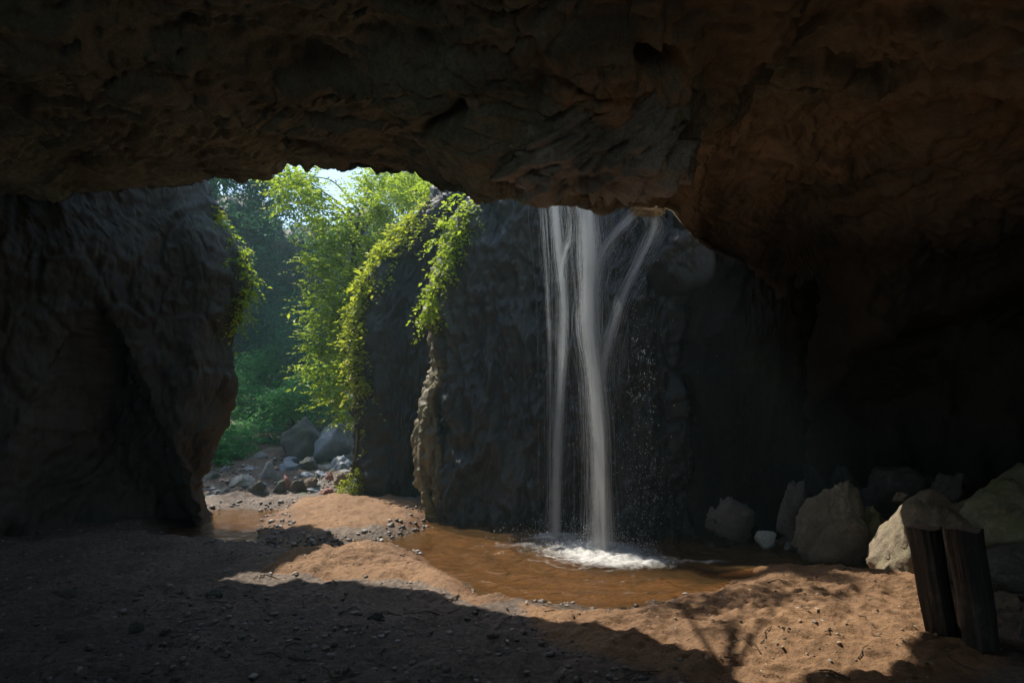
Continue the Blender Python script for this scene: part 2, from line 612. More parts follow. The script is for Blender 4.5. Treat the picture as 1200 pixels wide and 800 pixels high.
POOL = gpoly([(497, 640), (500, 624), (512, 612), (560, 609), (640, 611), (720, 614), (800, 622), (880, 634), (960, 648), (1025, 660), (1005, 670),
              (940, 668), (893, 662), (872, 660), (856, 674), (828, 686), (770, 698), (700, 706), (634, 700), (584, 690), (550, 676), (522, 662)])
PUDDLE = gpoly([(205, 612), (235, 602), (270, 598), (318, 599), (304, 608), (290, 618), (300, 627), (262, 630), (215, 630)])
CHANNEL = gpoly([(500, 642), (500, 628), (440, 630), (370, 634), (300, 632), (240, 632), (240, 640), (300, 643), (350, 652), (420, 650)])
BAR_FAR = gpoly([(292, 618), (310, 604), (345, 594), (400, 589), (460, 590), (500, 604), (505, 610), (490, 620), (430, 627), (360, 629), (305, 627)])
BAR_NEAR = gpoly([(300, 677), (345, 662), (400, 655), (460, 650), (505, 652), (512, 668), (545, 690), (600, 712), (560, 716), (480, 694), (400, 690)])
BANK = gpoly([(868, 664), (900, 660), (1000, 672), (1080, 680), (1140, 720), (1180, 800), (900, 860), (640, 770), (600, 718), (700, 725), (770, 714), (830, 698), (858, 682)])


def ground_height(X, Y, detail=True):
    """returns height, sand, wet (which also paints shade on the gorge bed)"""
    P = np.stack([X, Y], -1).astype(np.float32)
    P3 = np.stack([X, Y, np.zeros_like(X)], -1)
    wob = np.stack([fbm(P3, 1.6, 3, seed=3), fbm(P3, 1.6, 3, seed=30)], -1) * 0.10
    Pw = P + wob
    dp = np.minimum(poly_sdf(Pw, POOL), poly_sdf(Pw, PUDDLE))
    dc = poly_sdf(Pw, CHANNEL)
    df = poly_sdf(Pw, BAR_FAR)
    dn = poly_sdf(Pw, BAR_NEAR)
    db = poly_sdf(Pw, BANK)
    h = 0.10 + 0.05 * fbm(P3, 0.7, 3, seed=1)
    # loose uneven floor in front
    h = h + 0.03 * fbm(P3, 3.2, 5, 0.65, seed=8) + 0.035 * np.maximum(fbm(P3, 1.3, 3, ridged=True, seed=12), 0)
    h = h + 0.05 * sstep(0.05, -0.2, df) + 0.045 * sstep(0.04, -0.12, dn) + 0.05 * sstep(0.0, -1.2, db)
    # ripples and footprints in the sand bank
    h = h + sstep(0.1, -0.4, np.minimum(db, dn)) * 0.035 * fbm(P3 * np.array([1.0, 2.4, 1]), 2.2, 3, ridged=True, seed=21)
    ch = sstep(0.25, -0.15, dc)
    h = h * (1 - ch) + (0.015 + 0.03 * fbm(P3, 4.0, 3, seed=4)) * ch
    pl = sstep(0.75, -0.3, dp)
    h = h * (1 - pl) + (-0.10 + 0.03 * fbm(P3, 1.5, 3, seed=6)) * pl
    # gorge bed outside climbs away from the cave
    up = np.maximum(Y - 13.8, 0)
    h = h + sstep(13.3, 14.5, Y) * (0.16 * up + 0.12 * fbm(P3, 0.6, 4, seed=14))
    h = h + 0.35 * np.maximum(-6.4 - X - 0.22 * (Y - 14), 0) * sstep(12.5, 15, Y)
    h = h + 0.2 * np.maximum(X + 2.6, 0) * sstep(14.5, 17, Y)
    sand = np.clip(sstep(0.12, -0.08, df) + sstep(0.10, -0.06, dn) + sstep(0.25, -0.25, db) + sstep(0.3, 0.0, dp), 0, 1)
    sand = np.maximum(sand, 0.25 * sstep(2.0, 0.0, np.minimum(db, dn)))
    sand = np.where(Y > 14.2, sand * 0, sand)
    wet = np.clip(np.maximum(np.maximum(sstep(0.8, 0.1, dp + 0.25 * fbm(P3, 2.5, 3, seed=33)), 0.9 * ch), sstep(13.6, 14.6, Y + 0.3 * fbm(P3, 1.0, 2, seed=5))), 0, 1)  # outside the cave, wet also darkens the stream bed as painted shade
    if detail:
        h = h + 0.006 * fbm(P3, 14.0, 3, 0.6, seed=18)
    return h, sand, wet


def gh(x, y):
    return float(ground_height(np.array([float(x)]), np.array([float(y)]), False)[0][0])


def build_ground():
    ys = np.concatenate([np.linspace(-22, 4.0, 44, endpoint=False), np.linspace(4.0, 9.0, 250, endpoint=False),
                         np.linspace(9.0, 14.5, 150, endpoint=False), np.linspace(14.5, 45, 90)])
    xs = np.concatenate([np.linspace(-32, -7.5, 40, endpoint=False), np.linspace(-7.5, 6.5, 470, endpoint=False), np.linspace(6.5, 32, 40)])
    X, Y = np.meshgrid(xs, ys, indexing='ij')
    h, s, w = ground_height(X.ravel(), Y.ravel())
    V = np.stack([X.ravel(), Y.ravel(), h], -1)
    me = mesh_np('ground', V, grid_faces(len(xs), len(ys)))
    for nm, val in (('sand', s), ('wet', w)):
        at_ = me.attributes.new(nm, 'FLOAT', 'POINT')
        at_.data.foreach_set('value', np.ascontiguousarray(val, dtype=np.float32))
    o = link('ground', me, M['ground'])
    tag(o, 'brown sand and dark gravel floor of the cave and gorge', kind='structure')


build_ground()


def build_water(name, poly, label, pad, res, z):
    mn, mx = poly.min(0) - pad, poly.max(0) + pad
    xs = np.arange(mn[0], mx[0], res); ys = np.arange(mn[1], mx[1], res)
    X, Y = np.meshgrid(xs, ys, indexing='ij')
    P = np.stack([X.ravel(), Y.ravel()], -1).astype(np.float32)
    P3 = np.stack([X.ravel(), Y.ravel(), np.zeros(X.size)], -1)
    c = np.array([1.1, 9.3])
    r = np.hypot(P[:, 0] - c[0], (P[:, 1] - c[1]))
    hz = 0.034 * np.sin(r * 13 + 2.5 * fbm(P3, 0.9, 2, seed=2)) * np.exp(-r * 0.45) * sstep(0.1, 0.5, r)
    hz = hz + 0.010 * fbm(P3, 3.0, 3, 0.6, seed=9) * np.exp(-r * 0.3)
    keep = poly_sdf(P, poly) < pad * 0.9
    V = np.stack([P[:, 0], P[:, 1], z + hz], -1)
    F4 = grid_faces(len(xs), len(ys))
    F4 = F4[keep[F4].all(1)]
    o = link(name, mesh_np(name, V, F4), M['water'])
    tag(o, label, kind='structure')
    return o


build_water('pool_water', POOL, 'shallow orange brown pool under the waterfall', 0.7, 0.035, 0.0)
build_water('stream_water', CHANNEL, 'thin sheet of water trailing over gravel towards the opening', 0.1, 0.05, 0.014)
build_water('puddle_water', PUDDLE, 'small orange puddle beside the left rock wall', 0.25, 0.05, 0.003)

# ------------------------------------------------------------------ cave roof
LIP = [(-1500, 225, 7.5), (-700, 225, 7.8), (-300, 225, 8.3), (0, 229, 9.0), (60, 236, 9.1), (120, 226, 9.3), (200, 222, 9.3), (240, 216, 9.2), (258, 212, 9.1), (300, 210, 8.9), (318, 208, 8.7),
       (332, 198, 8.5), (352, 194, 8.3), (380, 198, 8.1), (420, 203, 7.8), (455, 207, 7.6), (478, 205, 7.4), (500, 212, 6.9), (518, 224, 6.6), (540, 232, 6.35), (558, 237, 6.2),
       (575, 228, 6.1), (600, 226, 6.1), (630, 231, 6.1), (650, 228, 6.1), (680, 226, 6.15), (700, 237, 6.2), (735, 238, 6.5), (772, 240, 7.2), (790, 250, 7.8),
       (815, 285, 8.3), (845, 300, 8.75), (886, 314, 9.1), (906, 326, 9.6), (925, 370, 10.1), (940, 500, 10.6), (958, 640, 10.9), (1100, 636, 11.0), (1200, 634, 10.9), (1300, 634, 10.6), (1500, 650, 9.8), (1800, 690, 8.4), (2600, 760, 6.4)]


def build_roof():
    ts = np.concatenate([np.linspace(-1500, -60, 60, endpoint=False), np.linspace(-60, 480, 230, endpoint=False), np.linspace(480, 920, 330, endpoint=False), np.linspace(920, 1260, 140, endpoint=False), np.linspace(1260, 2600, 60)])
    lp = np.array(LIP, dtype=float)
    py = np.interp(ts, lp[:, 0], lp[:, 1]); YL = np.interp(ts, lp[:, 0], lp[:, 2])
    jt = np.stack([ts * 0.02, ts * 0, ts * 0], -1)
    pys = np.convolve(np.pad(py, 14, mode='edge'), np.ones(29) / 29, 'valid')
    wr = sstep(770, 800, ts)
    py = py * (1 - wr) + pys * wr
    jit = 8.0 * sstep(800, 750, ts) * fbm(jt, 1.6, 5, 0.65, seed=3) / 800 * 7.0
    YL = np.convolve(np.pad(YL, 14, mode='edge'), np.hanning(31)[1:-1] / np.hanning(31)[1:-1].sum(), 'valid')
    XL = (ts - 600) / 800 * YL
    ZL = CAMZ + (455 - py) / 800 * YL
    # under side, dense where the lens sees it
    dv = np.concatenate([np.linspace(0, 0.6, 100, endpoint=False), np.linspace(0.6, 2.0, 90, endpoint=False), np.linspace(2.0, 6.2, 135, endpoint=False), np.linspace(6.2, 20, 36)])[::-1]
    cols = []

    def under(d):
        d = np.maximum(d, 0.0)
        k = d / 2.6 * (1.1 + 2.7 * sstep(800, 860, ts) - 1.2 * sstep(900, 1000, ts))
        return ZL + (5.1 - ZL) * (1 - np.exp(-k)) - jit * np.exp(-d / 0.22)
    for d in dv:
        da = d * (YL - 2.0) / 6.2 if d <= 6.2 else (YL - 2.0) + (d - 6.2)
        cols.append(np.stack([XL, np.maximum(YL - da, -9.5 - 0.02 * d), under(da)], -1))
    # the outer face follows the under side as a shell
    for d, th in ((-0.03, 0.05), (-0.1, 0.14), (-0.15, 0.28), (-0.15, 0.44), (-0.08, 0.58), (0.05, 0.7), (0.25, 0.8), (0.6, 0.95), (1.1, 1.2), (1.9, 1.5), (3.2, 1.9), (6.0, 2.4), (10.0, 2.6), (20.0, 2.7)):
        cols.append(np.stack([XL, np.maximum(YL - d, -10), under(d + 0 * ts) + th], -1))
    G = np.stack(cols, 1)
    N = grid_normals(G)
    P = G.reshape(-1, 3).astype(np.float32)
    Nn = N.reshape(-1, 3)
    dist = np.abs(np.broadcast_to((YL[:, None] - G[..., 1]), G.shape[:2])).reshape(-1)
    w = 0.42 + 0.58 * sstep(0.05, 1.6, dist)
    d = rock_noise(P, 0.38, 0.09, 0.024, seed=2.0, stretch=(0.75, 1.2, 1.0), chips=0.15)
    pxv, pyv = proj(P)
    # the long slanting crack high on the right and a slot over the fall
    def crack(x0, y0, x1, y1, wd, depth):
        e = np.array([x1 - x0, y1 - y0]); L = np.hypot(*e); e = e / L
        a = (pxv - x0) * e[0] + (pyv - y0) * e[1]
        b = -(pxv - x0) * e[1] + (pyv - y0) * e[0] + 9 * fbm(np.stack([pxv * 0.02, pyv * 0.02, pxv * 0], -1), 1.0, 3)
        return -depth * np.exp(-(b / wd) ** 2) * sstep(-0.08 * L, 0.12 * L, a) * sstep(1.08 * L, 0.85 * L, a)
    # black hollow low in the right wall
    edge = pyv - np.interp(pxv, [880, 920, 960, 1000, 1060, 1130, 1200, 1400], [640, 560, 480, 425, 385, 352, 338, 330]) + 16 * fbm(P, 1.4, 3, seed=19)
    hol = sstep(-8, 30, edge) * sstep(880, 915, pxv) * (P[:, 1] > 5)
    crk = crack(1000, 106, 1170, 70, 7, 0.30) + crack(745, 74, 800, 78, 11, 0.5) + crack(490, 155, 545, 120, 8, 0.25) + crack(930, 95, 1010, 82, 5, 0.15)
    # outward (into the air) is downwards on the under side
    flip = np.where(Nn[:, 2:3] > 0, 1.0, 1.0)
    # orient normals so that the underside points down
    und = (np.arange(G.shape[1]) < len(dv))
    und = np.broadcast_to(und, G.shape[:2]).reshape(-1)
    s = np.sign((Nn[:, 2] * np.where(und, -1, 1)).mean())
    P = P + (s * Nn) * (w * d + crk)[:, None]
    P[:, 1] += 3.0 * hol
    me = mesh_np('cave_roof', P, grid_faces(G.shape[0], G.shape[1], flip=(s < 0)))
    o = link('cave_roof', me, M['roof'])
    tag(o, 'rough dark brown rock ceiling of the cave', kind='structure')


build_roof()


# ------------------------------------------------------------------ lofted rock masses
def loft(name, rows, b, nz, nring, mat, noise, warp=None, zcap=True, dens=None):
    """rows: (z, xl, xr, ymid). stadium cross-section of half depth b, walls along X"""
    rows = sorted(rows)
    zz = np.linspace(rows[0][0], rows[-1][0], nz)
    xl = np.interp(zz, [r[0] for r in rows], [r[1] for r in rows])
    xr = np.interp(zz, [r[0] for r in rows], [r[2] for r in rows])
    ym = np.interp(zz, [r[0] for r in rows], [r[3] for r in rows])
    nf = int(nring * 0.5); na = int(nring * 0.17); nb = nring - nf - 2 * na
    G = np.zeros((nring, nz, 3))
    for k in range(nz):
        bb = min(b, 0.48 * (xr[k] - xl[k]))
        x0, x1 = xl[k] + bb, xr[k] - bb
        tf = np.linspace(0, 1, nf, endpoint=False)
        if dens: tf = dens(tf)
        fx = x0 + (x1 - x0) * tf
        front = np.stack([fx, np.full(nf, -bb)], -1)
        a = np.linspace(-math.pi / 2, math.pi / 2, na, endpoint=False)
        right = np.stack([x1 + bb * np.cos(a), bb * np.sin(a)], -1)
        back = np.stack([np.linspace(x1, x0, nb, endpoint=False), np.full(nb, bb)], -1)
        a2 = a + math.pi
        left = np.stack([x0 + bb * np.cos(a2), bb * np.sin(a2)], -1)
        ring = np.concatenate([front, right, back, left])
        G[:, k, 0] = ring[:, 0]; G[:, k, 1] = ring[:, 1] + ym[k]; G[:, k, 2] = zz[k]
    if warp is not None:
        G = warp(G)
    N = grid_normals(G, wrap_u=True)
    P = G.reshape(-1, 3)
    Nn = N.reshape(-1, 3)
    # make them point outward
    cx = P - np.repeat(G.mean(0)[None], nring, 0).reshape(-1, 3)
    s = np.sign((cx * Nn).sum(1).mean())
    P = P + s * Nn * noise(P.astype(np.float32))[:, None]
    # closing caps as fans onto centre vertices
    G2 = P.reshape(nring, nz, 3)
    F4 = grid_faces(nring, nz, wrap_u=True, flip=(s < 0))
    cb, ct = G2[:, 0].mean(0), G2[:, -1].mean(0)
    ib, it = len(P), len(P) + 1
    i = np.arange(nring); j = (i + 1) % nring
    tb = np.stack([j * nz, i * nz, np.full(nring, ib)], -1)
    tt = np.stack([i * nz + nz - 1, j * nz + nz - 1, np.full(nring, it)], -1)
    if s < 0:
        tb, tt = tb[:, ::-1], tt[:, ::-1]
    me = mesh_np(name, np.vstack([P, cb, ct]), F4, tris=np.vstack([tb, tt]))
    return link(name, me, mat)


def rows_from_px(left, right, Y, zs):
    """left/right: lists (py, px) of the outline at distance Y"""
    out = []
    lf = polyline_interp(left, 0, 1); rf = polyline_interp(right, 0, 1)
    for z in zs:
        py = 455 - (z - CAMZ) / Y * 800
        out.append((z, (float(lf(py)) - 600) / 800 * Y, (float(rf(py)) - 600) / 800 * Y, Y))
    return out


# left wall: its right edge frames the opening, it runs out of the frame on the left
def build_left_wall():
    right = [(150, 225), (215, 243), (235, 245), (260, 252), (285, 270), (300, 280), (330, 284), (380, 279), (440, 278), (470, 268), (500, 257), (530, 245), (560, 238), (600, 231), (630, 226), (680, 222)]
    left = [(150, -260), (700, -260)]
    rows = rows_from_px(left, right, 11.0, np.linspace(-0.4, 6.3, 80))

    def warp(G):
        px, py = proj(G)
        X = G[..., 0]
        m = sstep(0, 1, np.clip(1 - np.abs(px - 138) / np.maximum(6 + 0.36 * (py - 362), 1), 0, 1) * 2.2) * sstep(355, 400, py)
        G[..., 1] += 1.5 * m
        G[..., 1] += 0.8 * np.minimum(X + 5.4, 0)
        # foot of the wall spreads a little
        G[..., 1] -= 0.7 * sstep(1.3, -0.2, G[..., 2]) * sstep(-5.2, -6.2, X)
        return G
    o = loft('left_rock_wall', rows, 0.5, 200, 720, M['wall'], lambda P: rock_noise(P, 0.22, 0.09, 0.02, seed=31, stretch=(1, 1, 0.8), chips=0.08), warp,
             dens=lambda t: t ** 0.75)
    tag(o, 'dark cave wall on the left with a black arched niche', 'rock wall', kind='thing')


build_left_wall()


# unseen cave walls; the open mouth behind the camera is added for fill light
def curtain(name, plan, z0, z1, n, nz, mat, seed, label, inward):
    pl = smooth_path([(x, y, 0) for x, y in plan], n)
    zz = np.linspace(z0, z1, nz)
    G = np.zeros((n, nz, 3))
    G[..., 0] = pl[:, 0][:, None]; G[..., 1] = pl[:, 1][:, None]; G[..., 2] = zz[None]
    N = grid_normals(G)
    c = np.array(inward)
    s = np.sign((N * (c - G)).sum(2).mean())
    P = G.reshape(-1, 3)
    P = P + s * N.reshape(-1, 3) * rock_noise(P.astype(np.float32), 0.4, 0.2, 0.05, seed=seed)[:, None]
    back = (G - s * N * 0.9).reshape(-1, 3)
    V = np.vstack([P, back])
    F1 = grid_faces(n, nz, flip=(s < 0)); F2 = grid_faces(n, nz, flip=(s > 0)) + len(P)
    # rim strips
    rim = []
    for u in range(n - 1):
        for r in (0, nz - 1):
            a, b_ = u * nz + r, (u + 1) * nz + r
            rim.append((a, b_, b_ + len(P), a + len(P)))
    for v in range(nz - 1):
        for u in (0, n - 1):
            a, b_ = u * nz + v, u * nz + v + 1
            rim.append((a, b_, b_ + len(P), a + len(P)))
    o = link(name, mesh_np(name, V, np.vstack([F1, F2, np.array(rim)])), mat)
    tag(o, label, kind='structure')
    return o


curtain('cave_wall', [(4.2, -9.6), (7.0, -6.5), (9.3, 0), (9.6, 6), (9.4, 11), (7.5, 13.6), (4.5, 14.0), (1.6, 13.4)],
        -0.6, 6.6, 220, 60, M['wall'], 61, 'dark cave wall closing round behind the boulders', (0, 5, 3))
curtain('cave_wall_rear', [(-10.6, 2.6), (-10.3, 1.2), (-9.8, -1), (-8.2, -5.5), (-5.2, -9.4)],
        -0.6, 6.6, 80, 40, M['wall'], 67, 'cave wall to the left behind the camera', (0, 3, 3))


# wall behind the waterfall, with the sunlit edge at its left
def build_back_wall():
    left = [(60, 640), (150, 600), (200, 574), (230, 560), (260, 545), (300, 522), (340, 507), (370, 503), (400, 510), (425, 515), (445, 511), (465, 503), (490, 497), (520, 493), (550, 494), (580, 499), (612, 506), (650, 505)]
    right = [(0, 905), (300, 905), (420, 900), (650, 905)]
    rows = rows_from_px(left, right, 11.75, np.linspace(-0.5, 5.6, 80))

    def warp(G):
        X = G[..., 0]
        G[..., 1] += -0.30 * (np.minimum(X, 2.4) + 1.15) + 0.25 * np.maximum(X - 2.4, 0)
        px, py = proj(G)
        # flake in the edge: a slit between two ribs
        G[..., 1] += 0.22 * np.exp(-((px - 512 - 6 * np.sin(py * 0.04)) / 5.0) ** 2) * sstep(400, 470, py)
        return G

    def noise(P):
        return rock_noise(P, 0.24, 0.16, 0.05, seed=77, stretch=(1.2, 1.2, 0.5), chips=0.12)
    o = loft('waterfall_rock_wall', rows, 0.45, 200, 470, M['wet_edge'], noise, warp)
    tag(o, 'dark wet rock wall standing behind the waterfall', 'rock wall', kind='thing')


build_back_wall()


def build_right_wall():
    left = [(150, 800), (262, 788), (300, 792), (360, 806), (420, 800), (520, 808), (650, 804)]
    right = [(0, 950), (300, 945), (520, 930), (650, 920)]
    rows = rows_from_px(left, right, 10.35, np.linspace(-0.5, 4.95, 60))
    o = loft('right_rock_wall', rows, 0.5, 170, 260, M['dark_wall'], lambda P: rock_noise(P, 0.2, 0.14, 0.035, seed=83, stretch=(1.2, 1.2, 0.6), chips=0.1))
    tag(o, 'black brown rock wall in shadow right of the waterfall', 'rock wall', kind='thing')


build_right_wall()


def build_rib():
    rib = empty('rock_rib', at(513, 612, 11.4), 'thin jagged tan rock rib catching sun at the waterfall wall edge', 'rock')
    rr_ = np.random.default_rng(4)
    for nm, pts, rad in (('rib_edge', [(517, 392), (513, 408), (520, 428), (516, 446), (506, 462), (505, 480), (510, 500), (513, 522), (515, 548), (513, 572), (516, 594), (514, 616)], 0.05),
                         ('rib_flake', [(504, 470), (499, 496), (495, 522), (493, 548), (497, 572), (503, 594), (510, 616)], 0.035)):
        pth = smooth_path([at(x, y, 11.4) for x, y in pts], 150)
        V, F4 = tube(pth, rad * (0.75 + 0.35 * np.sin(np.linspace(0, 9, 150)) + 0.15 * rr_.normal(size=150).cumsum() * 0.05), 28)
        ctr = np.tile(pth, (28, 1))
        nrm = V - ctr
        V = ctr + nrm * (1 + 0.8 * fbm(V.astype(np.float32), 7.0, 4, 0.7, ridged=True, seed=6)[:, None])
        link(nm, mesh_np(nm, V, F4), M['rib'], rib)


build_rib()


# rock pillar between the opening and the fall
def build_pillar():
    left = [(215, 520), (240, 500), (262, 486), (285, 470), (310, 450), (335, 434), (360, 423), (390, 419), (420, 425), (450, 431), (480, 431), (520, 429), (560, 427), (600, 424), (640, 424)]
    right = [(215, 575), (300, 565), (640, 560)]
    rows = rows_from_px(left, right, 13.6, np.linspace(-0.5, 6.2, 60))
    o = loft('rock_pillar', rows, 0.55, 180, 260, M['black_rock'], lambda P: rock_noise(P, 0.12, 0.12, 0.045, seed=91, stretch=(1, 1, 0.55), chips=0.1))
    tag(o, 'black curving rock pillar fringed with green creepers beside the opening', 'rock pillar', kind='thing')


build_pillar()


# solid rock over the alcove on the right and over the left wall
def slab(name, x0, x1, y0, y1, z0, z1, mat, seed, label, amp=0.25):
    n = 34
    bm = bmesh.new()
    bmesh.ops.create_cube(bm, size=1.0)
    bmesh.ops.subdivide_edges(bm, edges=bm.edges[:], cuts=n, use_grid_fill=True)
    V = np.array([v.co[:] for v in bm.verts])
    V = V * [x1 - x0, y1 - y0, z1 - z0] + [(x0 + x1) / 2, (y0 + y1) / 2, (z0 + z1) / 2]
    bm.normal_update()
    N = np.array([v.normal[:] for v in bm.verts])
    V = V + N * rock_noise(V.astype(np.float32), amp, 0.14, 0.04, seed=seed)[:, None]
    for v, c in zip(bm.verts, V):
        v.co = c
    for f in bm.faces: f.smooth = True
    me = bpy.data.meshes.new(name); bm.to_mesh(me); bm.free()
    o = link(name, me, mat)
    tag(o, label, kind='structure')
    return o


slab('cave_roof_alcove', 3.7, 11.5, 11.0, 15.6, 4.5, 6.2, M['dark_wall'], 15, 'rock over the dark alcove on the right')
slab('cave_roof_left', -12.5, -6.1, 8.2, 11.2, 5.4, 6.3, M['roof'], 17, 'rock over the left wall', 0.15)


# ------------------------------------------------------------------ gorge beyond the opening
CLIFF_PLAN = [(-15, 11.5), (-14.2, 15), (-13.6, 19), (-12.4, 23), (-10.4, 26.5), (-7.6, 28.5), (-4, 29.5), (1, 29), (7, 27), (13, 23), (16, 17)]


def build_cliff():
    n, nz = 360, 120
    pl = smooth_path([(x, y, 0) for x, y in CLIFF_PLAN], n)
    T = np.gradient(pl, axis=0); T /= np.linalg.norm(T, axis=1)[:, None]
    out = np.stack([-T[:, 1], T[:, 0], np.zeros(n)], -1)      # away from the gorge
    if (out[n // 2] @ np.array([0, 1, 0])) < 0: out = -out
    G = np.zeros((n, nz, 3))
    tt = np.linspace(0, 1, nz)
    top = 9.2 + 1.2 * fbm(np.stack([pl[:, 0], pl[:, 1], pl[:, 0] * 0], -1), 0.3, 3, seed=4)
    for k, t in enumerate(tt):
        if t < 0.8:
            z = -0.5 + (top + 0.5) * (t / 0.8); back = 2.4 * (t / 0.8) ** 1.6
        else:
            q = (t - 0.8) / 0.2
            z = top + 1.2 * q; back = 2.4 + 9.0 * q
        G[:, k, :] = pl + out * back
        G[:, k, 2] = z
    N = grid_normals(G)
    s = np.sign((N[:, :90] * -out[:, None, :]).sum(2).mean())
    P = G.reshape(-1, 3)
    d = rock_noise(P.astype(np.float32), 1.1, 0.45, 0.12, seed=5, stretch=(0.8, 0.8, 0.55))
    P = P + s * N.reshape(-1, 3) * d[:, None]
    me = mesh_np('gorge_cliff', P, grid_faces(n, nz, flip=(s < 0)))
    o = link('gorge_cliff', me, M['cliff'])
    tag(o, 'overgrown gorge cliff far behind the opening', kind='structure')
    return P.reshape(n, nz, 3), s * N


CLIFF_P, CLIFF_N = build_cliff()


# ------------------------------------------------------------------ stones
_ico_cache = {}


def ico(sub):
    if sub not in _ico_cache:
        bm = bmesh.new()
        bmesh.ops.create_icosphere(bm, subdivisions=sub, radius=1.0)
        V = np.array([v.co[:] for v in bm.verts]); Fq = np.array([[v.index for v in f.verts] for f in bm.faces])
        bm.free()
        _ico_cache[sub] = (V, Fq)
    return _ico_cache[sub]


def stone_shape(seed, sub=5, cuts=9, taper=0.0, skew=0.0, rough=0.06, flat=0.0):
    """angular boulder inside the box -1..1"""
    r = np.random.default_rng(seed)
    V, Fq = ico(sub)
    rad = np.full(len(V), 1.0)
    # squarish start
    rad = 1.0 / np.power((np.abs(V) ** 3.2).sum(1), 1 / 3.2)
    for k in range(cuts):
        nrm = r.normal(size=3); nrm /= np.linalg.norm(nrm)
        off = r.uniform(0.52, 0.88)
        dd = V @ nrm
        lim = np.where(dd > 1e-3, off / np.maximum(dd, 1e-3), 99)
        # soft minimum keeps worn edges
        rad = -np.log(np.exp(-rad * 26) + np.exp(-np.minimum(lim, 5) * 26)) / 26
    P = V * rad[:, None]
    P32 = (P + seed * 3.7).astype(np.float32)
    d = 1.3 * rough * fbm(P32, 1.5, 4, 0.55, seed=seed) + rough * 0.75 * (np.abs(fbm(P32, 4.5, 4, 0.65, seed=seed + 3)) - 0.3) + rough * 0.3 * fbm(P32, 12.0, 3, 0.6, ridged=True, seed=seed + 6)
    P = P + V * d[:, None]
    P -= (P.max(0) + P.min(0)) / 2
    P /= np.abs(P).max(0)
    zn = (P[:, 2] + 1) / 2
    P[:, 0] *= 1 - taper * zn ** 1.2
    P[:, 1] *= 1 - taper * zn ** 1.2
    P[:, 0] += skew * zn
    P[:, 0] -= (P[:, 0].max() + P[:, 0].min()) / 2
    P[:, 0] /= np.abs(P[:, 0]).max()
    return P, Fq


def stone_px(name, x0, x1, y0, y1, Y, mat, seed, label, cat='boulder', group=None, taper=0.0, skew=0.0, depth=0.85, sub=5, sink=0.12, rough=0.12, cuts=12, rz=0.0):
    """a stone that fills the picture box x0..x1, y0..y1 when standing at distance Y"""
    a, b = at(x0, y1, Y), at(x1, y0, Y)
    w, h = (b[0] - a[0]) / 2, (b[2] - a[2]) / 2
    P, Fq = stone_shape(seed, sub, cuts, taper, skew, rough)
    h2 = h * (1 + sink)
    P = P * [w, w * depth, h2]
    c = np.array([(a[0] + b[0]) / 2, Y, b[2] - h2])
    base = np.array([c[0], c[1], c[2] - h2])
    o = link(name, mesh_np(name, P + [0, 0, h2], Fq), M[mat])
    o.location = base
    tag(o, label, cat, group)
    return o


G_R = 'boulders along the right side of the pool'
stone_px('boulder', 932, 1024, 561, 656, 8.9, 'boulder', 11, 'brown pyramid shaped boulder at the edge of the pool', group=G_R, taper=0.52, depth=0.8, cuts=6)
stone_px('boulder', 1018, 1150, 572, 696, 7.7, 'boulder_tan', 25, 'big tan boulder right behind the two wooden posts', group=G_R, taper=0.35, skew=0.35, depth=0.8)
stone_px('boulder', 1092, 1330, 530, 690, 7.6, 'boulder_moss', 36, 'huge mossy green boulder at the right edge above the posts', group=G_R, taper=0.2, skew=0.3, depth=0.5)
stone_px('boulder', 1140, 1250, 636, 716, 6.9, 'boulder_dark', 41, 'dark rough boulder under the mossy boulder right of the posts', group=G_R, depth=0.7)
stone_px('boulder', 1148, 1215, 692, 735, 6.5, 'boulder', 42, 'small grey boulder wedged low behind the right post', group=G_R, depth=0.9, sub=4)
stone_px('boulder', 1176, 1290, 690, 800, 5.8, 'boulder_dark', 47, 'black boulder in the lower right corner beside the posts', group=G_R, depth=0.8)
stone_px('boulder', 838, 894, 543, 622, 10.3, 'boulder_dark', 52, 'dark wedge shaped slab leaning up beside the pool', group=G_R, taper=0.75, skew=0.9, depth=0.5, cuts=5)
stone_px('boulder', 826, 884, 577, 628, 9.95, 'boulder_dark', 58, 'dark lumpy boulder in front of the leaning slab', group=G_R, taper=0.2, rough=0.1)
stone_px('boulder', 912, 950, 561, 636, 9.5, 'boulder_dark', 63, 'upright dark slab directly left of the pyramid boulder', group=G_R, taper=0.35, depth=0.7)
stone_px('stone', 885, 908, 621, 640, 9.5, 'stone_pale', 66, 'small pale stone lying at the far water edge', 'stone', depth=0.9, sub=4)
stone_px('boulder', 1000, 1052, 592, 652, 8.9, 'boulder_moss', 71, 'greenish boulder tucked between pyramid and tan boulders', group=G_R, depth=0.8, taper=0.2)
stone_px('boulder', 1000, 1112, 546, 606, 10.2, 'boulder_dark', 74, 'broad low dark boulder far back in the alcove', group=G_R, depth=0.6, taper=0.3)
stone_px('boulder', 1092, 1148, 553, 600, 9.3, 'boulder_dark', 79, 'dark boulder peeping over the tan boulder in the alcove', group=G_R, taper=0.3)
stone_px('boulder', 972, 1012, 545, 600, 11.0, 'boulder_dark', 83, 'dim upright boulder behind the pyramid boulder', group=G_R, taper=0.3)
stone_px('boulder', 1046, 1066, 576, 590, 8.9, 'boulder_tan', 85, 'little pale rock resting on the greenish boulder', group=G_R, sub=4)
stone_px('boulder', 900, 975, 540, 590, 11.4, 'boulder_dark', 88, 'low black boulder deepest in the alcove shadow', group=G_R, taper=0.3)
stone_px('stone', 941, 963, 664, 682, 8.05, 'stone_brown', 91, 'small brown stone sitting on the sunlit sand bank', 'stone', sub=4, taper=0.2)
stone_px('stone', 920, 936, 634, 645, 9.3, 'stone_dark', 94, 'small dark stone half in water left of the pyramid boulder', 'stone', sub=4)
